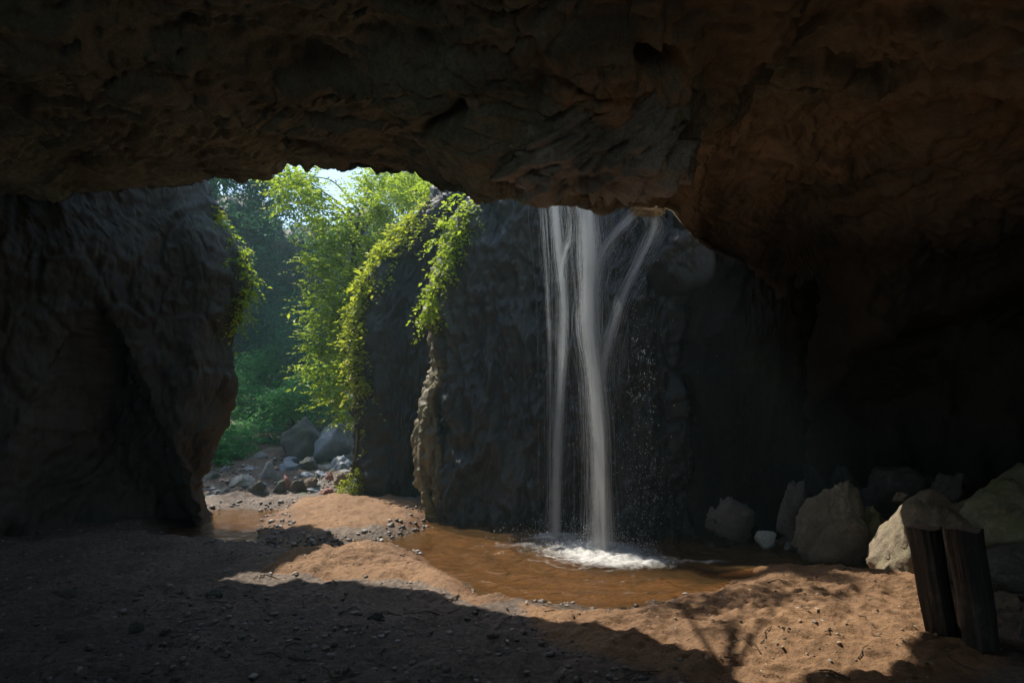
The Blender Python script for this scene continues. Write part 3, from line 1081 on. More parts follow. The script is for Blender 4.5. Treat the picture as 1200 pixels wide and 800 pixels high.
stone_px('stone', 1042, 1075, 674, 696, 7.35, 'boulder_dark', 95, 'dark stone at the foot of the tan boulder', 'stone', sub=4)

# stream stones outside
def YO(py): return 3526.0 / (py - 327.0)
G_S = 'stones in the stream bed beyond the opening'
for i, (x0, x1, y0, y1, mat, nm, label, kw) in enumerate([
    (368, 416, 494, 540, 'stone_blue', 'boulder', 'big wet blue grey boulder with pale top beside the creepers', dict(taper=0.3, skew=0.5)),
    (326, 380, 488, 538, 'stone_dark', 'boulder', 'big dark mossy boulder left of the blue grey boulder', dict(taper=0.25)),
    (264, 299, 555, 575, 'stone_pale', 'stone', 'largest pale oval stone in the stream bed', dict(skew=0.4, taper=0.3)),
    (301, 328, 539, 566, 'stone_grey', 'stone', 'tall grey stone in the middle of the stream bed', dict(taper=0.4)),
    (279, 303, 545, 557, 'stone_grey', 'stone', 'flat grey stone just above the largest pale stone', dict()),
    (295, 319, 529, 544, 'stone_grey', 'stone', 'grey stone below the small waterside shrub', dict(taper=0.2)),
    (326, 353, 540, 555, 'stone_blue', 'stone', 'low blue grey stone below the dark mossy boulder', dict()),
    (351, 374, 535, 555, 'stone_dark', 'stone', 'dark stone at the foot of the blue grey boulder', dict()),
    (383, 413, 533, 556, 'stone_blue', 'stone', 'slanting blue stone beside the vine covered pillar', dict(skew=0.5)),
    (329, 343, 556, 579, 'stone_red', 'stone', 'dark red stone standing in the stream bed', dict(taper=0.2)),
    (355, 372, 558, 578, 'stone_brown', 'stone', 'orange brown stone near the far sand bar', dict()),
    (380, 394, 552, 570, 'stone_red', 'stone', 'pale pink stone standing above the pink pair', dict(taper=0.3)),
    (373, 391, 571, 588, 'stone_red', 'stone', 'left stone of the rounded pink pair by the yellow fern', dict()),
    (387, 404, 574, 590, 'stone_red', 'stone', 'right stone of the rounded pink pair by the yellow fern', dict()),
    (290, 318, 562, 586, 'stone_dark', 'stone', 'dark angular stone below the tall grey stone', dict()),
    (238, 264, 579, 591, 'stone_pale', 'stone', 'flat pale stone nearest the left wall', dict()),
    (318, 334, 562, 583, 'stone_dark', 'stone', 'dark stone directly left of the dark red stone', dict()),
    (340, 360, 560, 583, 'stone_dark', 'stone', 'dark stone between the red and orange brown stones', dict()),
    (238, 262, 552, 570, 'stone_dark', 'stone', 'mossy stone on the green left bank', dict()),
    (258, 272, 545, 560, 'stone_grey', 'stone', 'upright grey stone on the green left bank', dict(taper=0.3)),
    (392, 412, 553, 575, 'stone_brown', 'stone', 'brown stone tucked behind the yellow fern', dict()),
]):
    Yb = YO(y1)
    stone_px(nm, x0, x1, y0, y1, Yb, mat, 200 + i * 3, label, nm, G_S, sub=4, sink=0.25, depth=0.9, **kw)
# loose cobbles between them: nothing tells them apart
rr = np.random.default_rng(12)
for k in range(150):
    px, py = rr.uniform(228, 414), rr.uniform(530, 592)
    if py < 545 + (300 - px) * 0.2: continue
    Yb = YO(py)
    w = rr.uniform(3.5, 11)
    stone_px('cobble', px - w, px + w, py - w * rr.uniform(0.7, 1.2), py, Yb, ['stone_grey', 'stone_dark', 'stone_dark', 'stone_brown', 'stone_blue'][k % 5], 400 + k,
             'small loose cobble among the larger stream bed stones', 'cobble', 'cobbles of the stream bed', sub=3, sink=0.3, depth=1.0)


# pebbles and grit of the cave floor
def scatter_pebbles(name, n, region, smin, smax, mat, seed, label, keep=None, power=2.5):
    r = np.random.default_rng(seed)
    V0, F0 = ico(2 if smax > 0.03 and n > 3000 else 1)
    px = r.uniform(region[0], region[1], n)
    u = r.uniform(0, 1, n)
    Yn, Yf = region[2], region[3]
    Y = Yn * (Yf / Yn) ** u
    X = (px - 600) / 800 * Y
    h, s, w = ground_height(X, Y, False)
    ok = (h > -0.02)
    if keep is not None: ok &= keep(X, Y, s, w, r)
    X, Y, h = X[ok], Y[ok], h[ok]
    m = len(X)
    sz = smin + (smax - smin) * r.uniform(0, 1, m) ** power
    sc = r.uniform(0.6, 1.25, (m, 3)) * [1, 1, 0.6]
    jit = 1 + r.uniform(-0.22, 0.22, (m, len(V0), 1))
    a = r.uniform(0, 6.28, m)
    L = V0[None] * jit * sc[:, None, :]
    x = L[..., 0] * np.cos(a)[:, None] - L[..., 1] * np.sin(a)[:, None]
    y = L[..., 0] * np.sin(a)[:, None] + L[..., 1] * np.cos(a)[:, None]
    V = np.stack([x, y, L[..., 2]], -1) * sz[:, None, None] + np.stack([X, Y, h + 0.25 * sz], -1)[:, None, :]
    Fq = (F0[None] + (np.arange(m) * len(V0))[:, None, None]).reshape(-1, 3)
    o = link(name, mesh_np(name, V.reshape(-1, 3), Fq), mat)
    tag(o, label, kind='stuff')


def pebble_mat(name, c0, c1, c2):
    t = NT(name)
    g = t.n('NewGeometry')
    c = t.ramp(g.outputs['Random Per Island'], [(0.0, c0), (0.6, c1), (1.0, c2)])
    n = t.noise(t.pos(), 60.0, 4, 0.7)
    c = t.mix(0.5, c, t.ramp(n, [(0.3, (0.6, 0.6, 0.6)), (0.7, (1.3, 1.3, 1.3))]), 'MULTIPLY')
    t.principled(c, 0.55, t.bump(n, 0.4, 0.01), 0.45)
    return t.m


M['pebble'] = pebble_mat('cave_pebble', (0.09, 0.08, 0.07), (0.2, 0.17, 0.145), (0.4, 0.37, 0.33))
scatter_pebbles('gravel', 4200, (-80, 1000, 4.4, 10.5), 0.007, 0.035, M['pebble'], 21, 'dark pebbles strewn over the shaded cave floor',
                lambda X, Y, s, w, r: (r.uniform(size=len(X)) > s * 0.93) & (fbm(np.stack([X, Y, X * 0], -1), 0.8, 3, seed=2) + 0.35 > r.uniform(-0.3, 0.6, len(X))))
scatter_pebbles('stream_gravel', 2600, (225, 520, 9.0, 16.5), 0.012, 0.06, M['pebble'], 22, 'small gravel along the stream and wet channel',
                lambda X, Y, s, w, r: (w > 0.3) | (Y > 13.4))
M['grit'] = pebble_mat('sand_grit', (0.1, 0.075, 0.055), (0.22, 0.16, 0.11), (0.42, 0.34, 0.26))
scatter_pebbles('sand_grit', 2600, (260, 1180, 4.6, 13.4), 0.003, 0.02, M['grit'], 23, 'small grit and crumbs lying on the sunlit sand', lambda X, Y, s, w, r: s > 0.3, power=4)
for k_, (x0_, x1_, y0_, y1_, lab) in enumerate([(236, 262, 690, 700, 'flat dark stone left of the near sand bar'),
                                     (60, 92, 690, 702, 'dark stone by the foot of the left wall'), (430, 452, 716, 727, 'dark stone on the shaded floor under the sunlit edge'),
                                     (150, 170, 728, 739, 'lone grey stone in the left foreground shade')]):
    stone_px('stone', x0_, x1_, y0_, y1_, 1660.0 / (y1_ - 455), 'stone_dark', 600 + k_, lab, 'stone', sub=4, depth=0.6, sink=0.9, rough=0.16)


def build_twigs():
    r = np.random.default_rng(77)
    parts = []
    for k in range(70):
        Y = 4.5 * (9.0 / 4.5) ** r.uniform(); X = (r.uniform(-40, 1150) - 600) / 800 * Y
        a, L = r.uniform(0, 6.28), r.uniform(0.06, 0.3)
        pts = []
        for q in (-0.5, -0.15, 0.2, 0.5):
            x = X + math.cos(a) * q * L + r.normal(0, 0.012); y = Y + math.sin(a) * q * L + r.normal(0, 0.012)
            pts.append((x, y, gh(x, y) + 0.012))
        if min(p[2] for p in pts) < 0.03: continue
        parts.append(tube(smooth_path(pts, 10), np.linspace(0.006, 0.003, 10), 5))
    V, Fq = join_np(parts)
    tag(link('twigs', mesh_np('twigs', V, Fq), M['bark']), 'thin dry twigs littering the cave floor', kind='stuff')


build_twigs()
# pale leaf scraps on the floor
def build_litter():
    r = np.random.default_rng(5)
    n = 260
    Y = 4.5 * (9.5 / 4.5) ** r.uniform(0, 1, n)
    X = (r.uniform(-40, 1180, n) - 600) / 800 * Y
    h, s, w = ground_height(X, Y, False)
    ok = h > 0.03
    X, Y, h = X[ok], Y[ok], h[ok]; m = len(X)
    a = r.uniform(0, 6.28, m); L = r.uniform(0.012, 0.035, m)
    d = np.stack([np.cos(a), np.sin(a), r.uniform(-.2, .3, m)], -1) * L[:, None]
    p = np.stack([-np.sin(a), np.cos(a), r.uniform(-.3, .3, m)], -1) * (L * 0.45)[:, None]
    c = np.stack([X, Y, h + 0.02], -1)
    V = np.stack([c - d, c + p + [0, 0, .004], c + d, c - p], 1).reshape(-1, 3)
    Fq = np.arange(m * 4).reshape(-1, 4)
    t = NT('fallen_leaf')
    g = t.n('NewGeometry')
    t.principled(t.ramp(g.outputs['Random Per Island'], [(0, (0.1, 0.07, 0.04)), (0.6, (0.3, 0.25, 0.15)), (1, (0.5, 0.47, 0.36))]), 0.6)
    o = link('fallen_leaves', mesh_np('fallen_leaves', V, Fq), t.m)
    tag(o, 'pale fallen leaf scraps scattered on the cave floor', kind='stuff')


build_litter()


# ------------------------------------------------------------------ rock details at the fall
def build_ledge():
    """bulging rock over the fall with swept root-like ribs"""
    V, Fq = ico(6)
    V5 = V
    c = at(690, 180, 5.85)
    P = V5 * [0.76, 0.6, 0.28]
    # ribs sweep from lower left up to the right and over
    X, Yy, Z = P[:, 0], P[:, 1], P[:, 2]
    u = 0.62 * X - 1.15 * Z + 0.35 * X * X + 0.18 * Yy
    v = X * 0.9 + Z * 0.5
    W = np.stack([u * 9.0, v * 1.6, Yy * 2.0], -1).astype(np.float32)
    d = 0.105 * fbm(W, 1.0, 4, 0.55, ridged=True, seed=4) + 0.03 * fbm(P.astype(np.float32), 9.0, 3, seed=7)
    d += 0.16 * fbm(P.astype(np.float32), 1.8, 3, seed=15)
    P = P + V5 * d[:, None]
    o = link('rock_bulge', mesh_np('rock_bulge', P, Fq), M['ledge'])
    o.location = c
    tag(o, 'grey rock bulge with swept ribs hanging over the waterfall top', 'rock')
    # ochre ledge the side stream bounces off
    P, F2 = stone_shape(303, 5, 7, 0.1, 0.3, 0.1)
    a = at(760, 246, 9.25)
    o = link('rock_ledge', mesh_np('rock_ledge', P * [0.27, 0.22, 0.12], F2), M['ochre'])
    o.location = a
    tag(o, 'small yellow brown ledge at the right of the waterfall top', 'rock')
    # arm tying the ledge to the shaft wall, and the spout the stream leaves by (above the roof line)
    P, F2 = stone_shape(307, 5, 7, 0.0, 0.0, 0.09)
    o = link('spout_rock', mesh_np('spout_rock', P * [0.5, 0.7, 0.18], F2), M['wet'])
    o.location = (0.85, 10.15, 5.64)
    tag(o, 'wet rock the waterfall pours from above the cave roof line', 'rock')
    P, F2 = stone_shape(311, 5, 7, 0.0, 0.0, 0.09)
    o = link('shaft_rock', mesh_np('shaft_rock', P * [0.5, 0.5, 0.6], F2), M['black_rock'])
    o.location = (2.45, 10.15, 4.1)
    tag(o, 'dark wet rock carrying the yellow brown ledge', 'rock')


build_ledge()

# ------------------------------------------------------------------ waterfall
FY = 9.25
fall = empty('waterfall', (at(700, 640, FY)[0], FY, 0.0), 'white twin stream waterfall dropping through the roof into the pool', 'waterfall')


def strand(name, pts, widths, n, seed, mat, rmin=0.0006, rmax=0.0019, ymid=FY, depth=0.12, label=None, waver=0.006):
    """bundle of falling water threads through picture points"""
    r = np.random.default_rng(seed)
    base = smooth_path([at(x, y, ymid) for x, y in pts], 46)
    wd = np.interp(np.linspace(0, 1, 46), np.linspace(0, 1, len(widths)), widths) / 800 * ymid
    parts = []
    ncl = 46
    ucl = r.normal(0, 0.45, ncl); scl = r.uniform(-0.05, 0.95, ncl); wcl = r.uniform(0.5, 1.6, ncl)
    for k in range(n):
        u = np.clip(r.normal(0, 0.44) if k % 3 else r.standard_t(3.0) * 0.55, -2.2, 2.2); dy = r.normal(0, depth)
        s0 = r.uniform(0, 0.92) if k % 8 else 0.0
        if k % 8 and k % 2:
            q = r.integers(ncl); u = np.clip(ucl[q] + r.normal(0, 0.16) * wcl[q], -1.6, 1.6); s0 = float(np.clip(scl[q] + r.uniform(0, 0.1), 0, 0.93))
        s1 = min(1.0, s0 + r.uniform(0.05, 0.3)) if k % 8 else 1.0
        i0 = min(int(s0 * 45), 40); i1 = max(int(s1 * 45), i0 + 4)
        i1 = min(i1, 45)
        sl = np.unique(np.append(np.arange(i0, i1 + 1, 2), i1))
        p = base[sl].copy()
        ph = r.uniform(0, 6.28); fr = r.uniform(1.0, 3.0)
        s0, s1 = i0 / 45.0, i1 / 45.0; t = np.linspace(s0, s1, len(p))
        p[:, 0] += u * wd[sl] * (0.75 + 0.5 * np.sin(ph * 2 + t * fr)) + waver * np.sin(ph + fr * 6.28 * t)
        p[:, 1] += dy
        rad = r.uniform(rmin, rmax) * (0.55 + 0.45 * np.sin(ph * 3 + t * r.uniform(10, 30))) * np.clip(np.minimum(t - s0 + 0.02, s1 - t + 0.02) * 14, 0.15, 1)
        parts.append(tube(p, np.maximum(rad, 0.0006), 3))
    V, Fq = join_np(parts)
    o = link(name, mesh_np(name, V, Fq), mat, fall)
    if label: o['label'] = label
    return o


strand('water_strand', [(684, 150), (687, 235), (691, 300), (690, 370), (698, 440), (704, 520), (706, 645)], [13, 15, 10, 13, 9, 11, 8, 9, 8, 11], 3600, 1, M['fall'], 0.0005, 0.0014, label='brightest main stream in the middle')
strand('water_strand', [(648, 150), (650, 230), (656, 300), (661, 370), (657, 450), (652, 530), (651, 628)], [12, 14, 8, 10, 7, 8, 6, 7, 6, 8], 1150, 2, M['fall'], 0.0005, 0.0012, ymid=9.9, label='thinner left stream')
strand('water_strand', [(757, 246), (768, 262), (757, 292), (738, 330), (722, 372), (712, 410), (705, 450)], [7, 12, 11, 10, 9, 10, 12], 480, 3, M['fall'], 0.0004, 0.0014, depth=0.07, waver=0.016, label='slanting side stream bouncing off the ledge')
strand('water_strand', [(752, 240), (735, 258), (716, 280), (703, 306), (696, 340), (694, 400)], [10, 13, 12, 11, 10, 12], 330, 4, M['fall'], 0.0004, 0.0013, depth=0.07, waver=0.018, label='short stream joining the main stream from the ledge')
strand('water_strand', [(665, 235), (668, 275), (661, 300), (655, 330)], [7, 7, 5, 5], 110, 5, M['veil'], depth=0.06, label='wisp between the two streams under the roof')
strand('water_veil', [(680, 150), (682, 240), (684, 330), (690, 430), (694, 530), (696, 640)], [26, 26, 20, 17, 15, 17], 220, 6, M['veil'], 0.0004, 0.001, depth=0.16, label='thin veil of drops around the two streams')
strand('water_veil', [(636, 200), (638, 260), (642, 330), (645, 420), (646, 625)], [11, 11, 8, 7, 7], 90, 8, M['veil'], 0.0003, 0.0008, ymid=9.9, depth=0.1, label='faint veil left of the streams')


def build_drops():
    r = np.random.default_rng(31)
    V0 = np.array([[1, 0, 0], [-1, 0, 0], [0, 1, 0], [0, -1, 0], [0, 0, 1], [0, 0, -1]], dtype=float)
    F0 = np.array([[0, 2, 4], [2, 1, 4], [1, 3, 4], [3, 0, 4], [2, 0, 5], [1, 2, 5], [3, 1, 5], [0, 3, 5]])
    c = []
    for k in range(60):      # loose bursts of drops right of the main stream
        py0 = 330 + 290 * r.uniform() ** 0.7
        px0 = 740 + (py0 - 330) * 0.07 + r.normal(0, 9 + (py0 - 330) * 0.04)
        for j in range(r.integers(6, 34)):
            c.append((*at(px0 + r.normal(0, 7), py0 + r.normal(0, 26), FY + r.normal(0, 0.2)), 0.0014 + 0.0042 * r.uniform() ** 3))
    for (xa, ya, xb, yb) in ((752, 242, 715, 285), (715, 285, 697, 330), (766, 262, 738, 330), (738, 330, 714, 420)):
        for k in range(240):     # drops shaken loose from the side streams
            q = r.uniform()
            c.append((*at(xa + (xb - xa) * q + r.normal(0, 9), ya + (yb - ya) * q + abs(r.normal(0, 16)), FY + r.normal(0, 0.1)), 0.0009 + 0.003 * r.uniform() ** 3))
    for k in range(1600):
        py = 240 + 400 * r.uniform()
        px = 690 + r.normal(0, 26) + 8 * r.normal() ** 3
        c.append((*at(px, py, FY + r.normal(0, 0.25)), r.uniform(0.0008, 0.0026)))
    for k in range(5200):   # spray above the splash
        a = r.uniform(0, 6.28); q = abs(r.normal(0, 0.5))
        cx, cy_ = (704, 645) if k % 4 else (652, 630)
        x0, y0 = gnd(cx, cy_)
        c.append((x0 + math.cos(a) * q, y0 + math.sin(a) * q * 0.8, 0.02 + abs(r.normal(0, 0.26)) * math.exp(-q * 1.4), 0.001 + 0.0045 * r.uniform() ** 4))
    c = np.array(c)
    V = V0[None] * [1, 1, 2.6] * c[:, 3][:, None, None] + c[:, None, :3]
    Fq = (F0[None] + (np.arange(len(c)) * len(V0))[:, None, None]).reshape(-1, 3)
    o = link('water_drops', mesh_np('water_drops', V.reshape(-1, 3), Fq), M['drop'], fall)
    tag(o, 'glinting drops falling right of the main stream', kind='stuff')


build_drops()


def build_foam():
    xs = np.arange(-1.6, 3.2, 0.022); ys = np.arange(7.7, 10.6, 0.022)
    X, Y = np.meshgrid(xs, ys, indexing='ij')
    X, Y = X.ravel(), Y.ravel()
    P3 = np.stack([X, Y, X * 0], -1)
    def blob(px, py, rx, ry):
        c = gnd(px, py)
        return np.exp(-(((X - c[0]) / rx) ** 2 + ((Y - c[1]) / ry) ** 2))
    f = 1.3 * blob(706, 648, 0.42, 0.45) + 0.95 * blob(738, 660, 0.6, 0.3) + 0.85 * blob(652, 630, 0.38, 0.3) + 0.62 * blob(690, 645, 0.95, 0.7) + 0.5 * blob(838, 660, 0.32, 0.07)
    f += 0.22 * blob(600, 640, 0.7, 0.18)
    r0 = np.hypot(X - 1.1, (Y - 9.4) * 1.1)
    ph = r0 * 9.0 + 3.2 * fbm(P3, 0.8, 3, seed=22)
    arcs = np.exp(-(np.sin(ph) / 0.22) ** 2) * sstep(0.5, 0.9, r0) * sstep(2.9, 1.6, r0) * sstep(-0.1, 0.5, fbm(P3, 1.1, 3, seed=27) + 0.15)
    arcs *= sstep(0.0, -0.25, poly_sdf(np.stack([X, Y], -1).astype(np.float32), POOL))
    f += 0.36 * arcs
    h = 0.018 + 0.05 * np.clip(f, 0, 1.2) * (0.6 + 0.6 * fbm(P3, 6.0, 4, 0.6, seed=6))
    keep = f > 0.10
    F4 = grid_faces(len(xs), len(ys))
    F4 = F4[keep[F4].all(1)]
    me = mesh_np('splash_foam', np.stack([X, Y, h], -1), F4)
    a = me.attributes.new('foam', 'FLOAT', 'POINT')
    a.data.foreach_set('value', np.clip(f, 0, 1).astype(np.float32))
    o = link('splash_foam', me, M['foam'], fall)
    o['label'] = 'white churned foam where the streams hit the pool'


build_foam()


# ------------------------------------------------------------------ wooden posts
def post(px_top0, px_top1, py_top, px_bot0, px_bot1, py_bot, Y, seed, label):
    top = at((px_top0 + px_top1) / 2, py_top, Y + 0.02); bot = at((px_bot0 + px_bot1) / 2, py_bot + 25, Y)
    r0 = (px_top1 - px_top0) / 2 / 800 * Y; r1 = (px_bot1 - px_bot0) / 2 / 800 * Y
    root = empty('wooden_post', (bot[0], bot[1], bot[2]), label, 'post', 'pair of wooden posts')
    nz, ns = 90, 72
    G = np.zeros((ns, nz, 3))
    a = np.linspace(0, 2 * math.pi, ns, endpoint=False)
    for k, t in enumerate(np.linspace(0, 1, nz)):
        c = bot + (top - bot) * t
        r = r1 + (r0 - r1) * t
        G[:, k] = c + np.stack([np.cos(a) * r, np.sin(a) * r, np.zeros(ns)], -1)
    D = np.stack([np.cos(a), np.sin(a), 0 * a], -1)[:, None, :]
    P = G.reshape(-1, 3)
    L = np.stack([np.repeat(np.cos(a), nz) * 2.2, np.repeat(np.sin(a), nz) * 2.2, P[:, 2] * 0.7 + seed], -1)
    d = 0.022 * fbm(L, 1.0, 4, 0.55, seed=seed) - 0.010 * np.maximum(fbm(L * [3, 3, 0.5], 1.0, 3, 0.6, ridged=True, seed=seed + 2), 0)
    d *= 1.0
    P = (G + D * d.reshape(ns, nz)[..., None])
    P[:, -1, 2] += 0.01 * np.sin(a * 3 + seed)
    link('trunk', mesh_np('trunk', P.reshape(-1, 3), grid_faces(ns, nz, wrap_u=True)), M['post'], root)
    # sawn top, a shallow dome just inside the rim
    rings = [P[:, -1]]
    cen = P[:, -1].mean(0)
    for q in (0.85, 0.6, 0.3):
        rg = cen + (P[:, -1] - cen) * q + [0, 0, 0.006 * (1 - q) + 0.004]
        rings.append(rg)
    Gt = np.stack(rings, 1)
    V = np.vstack([Gt.reshape(-1, 3), cen + [0, 0, 0.012]])
    i = np.arange(ns); j = (i + 1) % ns
    tris = np.stack([i * 4 + 3, j * 4 + 3, np.full(ns, ns * 4)], -1)
    link('sawn_top', mesh_np('sawn_top', V, grid_faces(ns, 4, wrap_u=True), tris=tris), M['post_top'], root)


post(1063, 1101, 617, 1095, 1128, 766, 5.85, 3, 'left of two leaning dark wooden posts in front of the boulders')
post(1109, 1149, 619, 1141, 1176, 778, 5.46, 9, 'right of two leaning dark wooden posts in front of the boulders')


# ------------------------------------------------------------------ vegetation
def leaf_quads(C, D, Nn, L, W):
    """folded leaf blades: centre base C, direction D, up Nn, length L, width W"""
    S = np.cross(D, Nn); S /= np.linalg.norm(S, axis=1)[:, None] + 1e-9
    Nn = np.cross(S, D)
    tip = C + D * L[:, None] - Nn * (0.12 * L)[:, None]
    mid = C + D * (0.45 * L)[:, None]
    a = mid + S * (W * 0.5)[:, None] + Nn * (0.10 * W)[:, None]
    b = mid - S * (W * 0.5)[:, None] + Nn * (0.10 * W)[:, None]
    V = np.stack([C, a, tip, b], 1).reshape(-1, 3)
    return V, np.arange(len(V), dtype=np.int32).reshape(-1, 4)


def sprays(blobs, seed, leaf=0.07, per=14, droop=0.35, bias=(0, 0, 0), width=0.42, flat=0.6):
    """blobs: (x,y,z,rx,ry,rz,n_twigs): feathery twigs with leaves in two rows"""
    r = np.random.default_rng(seed)
    Cs, Ds, Ns, Ls, Ws = [], [], [], [], []
    tw = []
    for (x, y, z, rx, ry, rz, n) in blobs:
        R = np.array([rx, ry, rz])
        u = r.normal(size=(n, 3)); u /= np.linalg.norm(u, axis=1)[:, None]
        rad = r.uniform(0.15, 1.0, (n, 1)) ** 0.6
        st = np.array([x, y, z]) + u * rad * R * 0.8
        d = u * [1, 1, flat] + r.normal(0, 0.45, (n, 3)) * [1, 1, 0.5] + np.array(bias)
        d /= np.linalg.norm(d, axis=1)[:, None]
        ln = r.uniform(0.5, 1.0, n) * per * leaf * 0.42
        t = np.linspace(0.08, 1, per)
        for k in range(per):
            p = st + d * (ln * t[k])[:, None]
            p[:, 2] -= droop * ln * t[k] ** 2
            side = np.cross(d, [0, 0, 1.0]); side /= np.linalg.norm(side, axis=1)[:, None] + 1e-9
            ld = d * 0.6 + side * (1 if k % 2 else -1) + r.normal(0, 0.35, (n, 3))
            ld[:, 2] -= 0.25
            if k == per - 1: ld = d.copy()
            ld /= np.linalg.norm(ld, axis=1)[:, None]
            nn = np.array([0, 0, 1.0]) + r.normal(0, 0.45, (n, 3))
            Cs.append(p); Ds.append(ld); Ns.append(nn)
            l = leaf * np.clip(r.lognormal(-0.1, 0.35, n), 0.4, 1.9) * (1 - 0.35 * t[k])
            Ls.append(l); Ws.append(l * width)
        tw.append((st, d, ln))
    return leaf_quads(np.concatenate(Cs), np.concatenate(Ds), np.concatenate(Ns), np.concatenate(Ls), np.concatenate(Ws))


def pb(px, py, Y, r, n, ry=None, rz=None):
    c = at(px, py, Y); q = r / 800.0 * Y
    return (c[0], c[1], c[2], q, (ry or r) / 800.0 * Y, (rz or r) / 800.0 * Y, n)


def limbs(paths):
    return join_np([tube(smooth_path(p, 18), np.linspace(r0, r1, 18), 7) for p, r0, r1 in paths])


def plant(name, loc, label, cat, crown, stems, leafm, stem_m, group=None, crown_name='crown', stem_name='trunk'):
    root = empty(name, loc, label, cat, group)
    V, Fq = crown
    link(crown_name, mesh_np(crown_name, V, Fq, smooth=False), leafm, root)
    if stems:
        V, Fq = limbs(stems)
        link(stem_name, mesh_np(stem_name, V, Fq), stem_m, root)
    return root


# tree leaning out beside the pillar, in the sun
tb = np.array([-3.15, 14.7, 0.1])
A = [pb(338, 216, 15.8, 17, 34), pb(362, 206, 16.0, 15, 30), pb(438, 214, 15.5, 17, 34), pb(352, 226, 15.6, 22, 40), pb(372, 246, 15.4, 20, 36), pb(396, 268, 15.1, 27, 60), pb(428, 250, 15.0, 24, 50), pb(455, 240, 15.0, 20, 40),
     pb(382, 300, 14.9, 24, 55), pb(412, 298, 15.0, 24, 50), pb(440, 285, 14.8, 20, 40), pb(398, 332, 14.8, 26, 60), pb(425, 325, 14.7, 18, 36),
     pb(382, 362, 14.7, 20, 44), pb(408, 370, 14.7, 20, 46), pb(388, 398, 14.6, 22, 50), pb(414, 408, 14.6, 16, 36), pb(384, 430, 14.6, 20, 44),
     pb(410, 440, 14.6, 17, 36), pb(395, 462, 14.5, 17, 34), pb(412, 480, 14.5, 14, 26)]
stems = [([tb, at(424, 480, 14.7), at(420, 400, 14.8), at(412, 320, 15.0), at(420, 255, 15.0)], 0.085, 0.03)]
for q in A:
    stems.append(([at(420, min(560, 455 - (q[2] - CAMZ) / q[1] * 800 + 40), 14.8), np.array([(q[0] * 0.6 - 3.3 * 0.4), q[1], q[2] - 0.15]), np.array(q[:3])], 0.028, 0.008))
plant('broadleaf_tree', tb, 'sunlit bright green tree leaning out left of the rock pillar', 'tree', sprays([(*q[:6], int(q[6] * 1.25)) for q in A], 1, 0.14, 12, 0.12, bias=(-0.4, -0.1, 0.22)), stems, M['leaf_sun'], M['bark'])

# canopy over the pillar head
B = [pb(478, 222, 15.2, 18, 34), pb(500, 214, 15.4, 16, 30), pb(506, 236, 14.6, 18, 36), pb(530, 246, 14.2, 18, 40), pb(545, 240, 14.0, 14, 26), pb(462, 208, 15.6, 14, 22)]
bs = at(520, 300, 14.9)
plant('small_tree', bs, 'green leafy tree on top of the rock pillar under the roof', 'tree', sprays([(*q[:6], int(q[6] * 1.2)) for q in B], 2, 0.145, 12, 0.4),
      [([bs, at(515, 260, 14.9), at(500, 225, 15.2)], 0.07, 0.02), ([at(515, 265, 14.9), at(535, 245, 14.3)], 0.03, 0.01), ([at(515, 262, 14.9), at(478, 222, 15.2)], 0.03, 0.01)], M['leaf_sun'], M['bark'])

# creeper lining the pillar's left edge, yellow in the sun
path = [(505, 248), (488, 258), (470, 276), (455, 294), (440, 318), (428, 340), (420, 365), (418, 392), (423, 420), (428, 445)]
Cc = []
for i, (x, y) in enumerate(path):
    Cc.append(pb(x, y, 13.45 - 0.02 * i, 11 - 0.4 * i, 30, ry=16))
    Cc.append(pb(x + 6, y + 10, 13.2, 7, 10, ry=10))
vs = [([at(x + 5, y + 4, 13.35) for x, y in path], 0.035, 0.02)]
plant('creeper', at(428, 445, 13.4), 'yellow green creeper running up the left edge of the pillar', 'creeper', sprays([(*q[:6], int(q[6] * 1.2)) for q in Cc], 3, 0.12, 9, 0.7, bias=(-0.4, -0.3, -0.1), width=0.6), vs, M['leaf_yellow'], M['vine'], crown_name='leaves', stem_name='stem')

# roots and mossy stems on the lower left edge of the pillar
rr = np.random.default_rng(8)
vs = []
for k in range(16):
    x0 = 420 + k * 1.1 + rr.normal(0, 1.5)
    vs.append(([at(x0 + 4, 425 + rr.uniform(-10, 30), 13.35), at(x0 + rr.normal(4, 3), 470, 13.2), at(x0 + rr.normal(2, 3), 520, 13.15), at(x0 + rr.normal(1, 3), 560, 13.1), at(x0 + rr.normal(0, 3), 592, 13.05)], rr.uniform(0.02, 0.05), rr.uniform(0.012, 0.03)))
Cd = [pb(427 + rr.normal(0, 5), y, 13.1, 6, 5) for y in range(430, 575, 8)]
plant('hanging_roots', at(428, 592, 13.1), 'mossy hanging roots on the lower left edge of the pillar', 'roots', sprays(Cd, 5, 0.07, 7, 0.8, width=0.6), vs, M['leaf_yellow'], M['vine'], crown_name='leaves', stem_name='root')

# fern at the pillar's foot
plant('fern', at(413, 588, 13.1), 'small bright yellow fern at the foot of the pillar', 'fern', sprays([pb(412, 568, 13.1, 12, 60), pb(418, 558, 13.1, 8, 26), pb(406, 576, 13.0, 8, 26)], 6, 0.06, 10, 0.7, width=0.5),
      [([at(413, 590, 13.1), at(413, 566, 13.1)], 0.02, 0.01)], M['leaf_yellow'], M['vine'], crown_name='fronds', stem_name='stem')

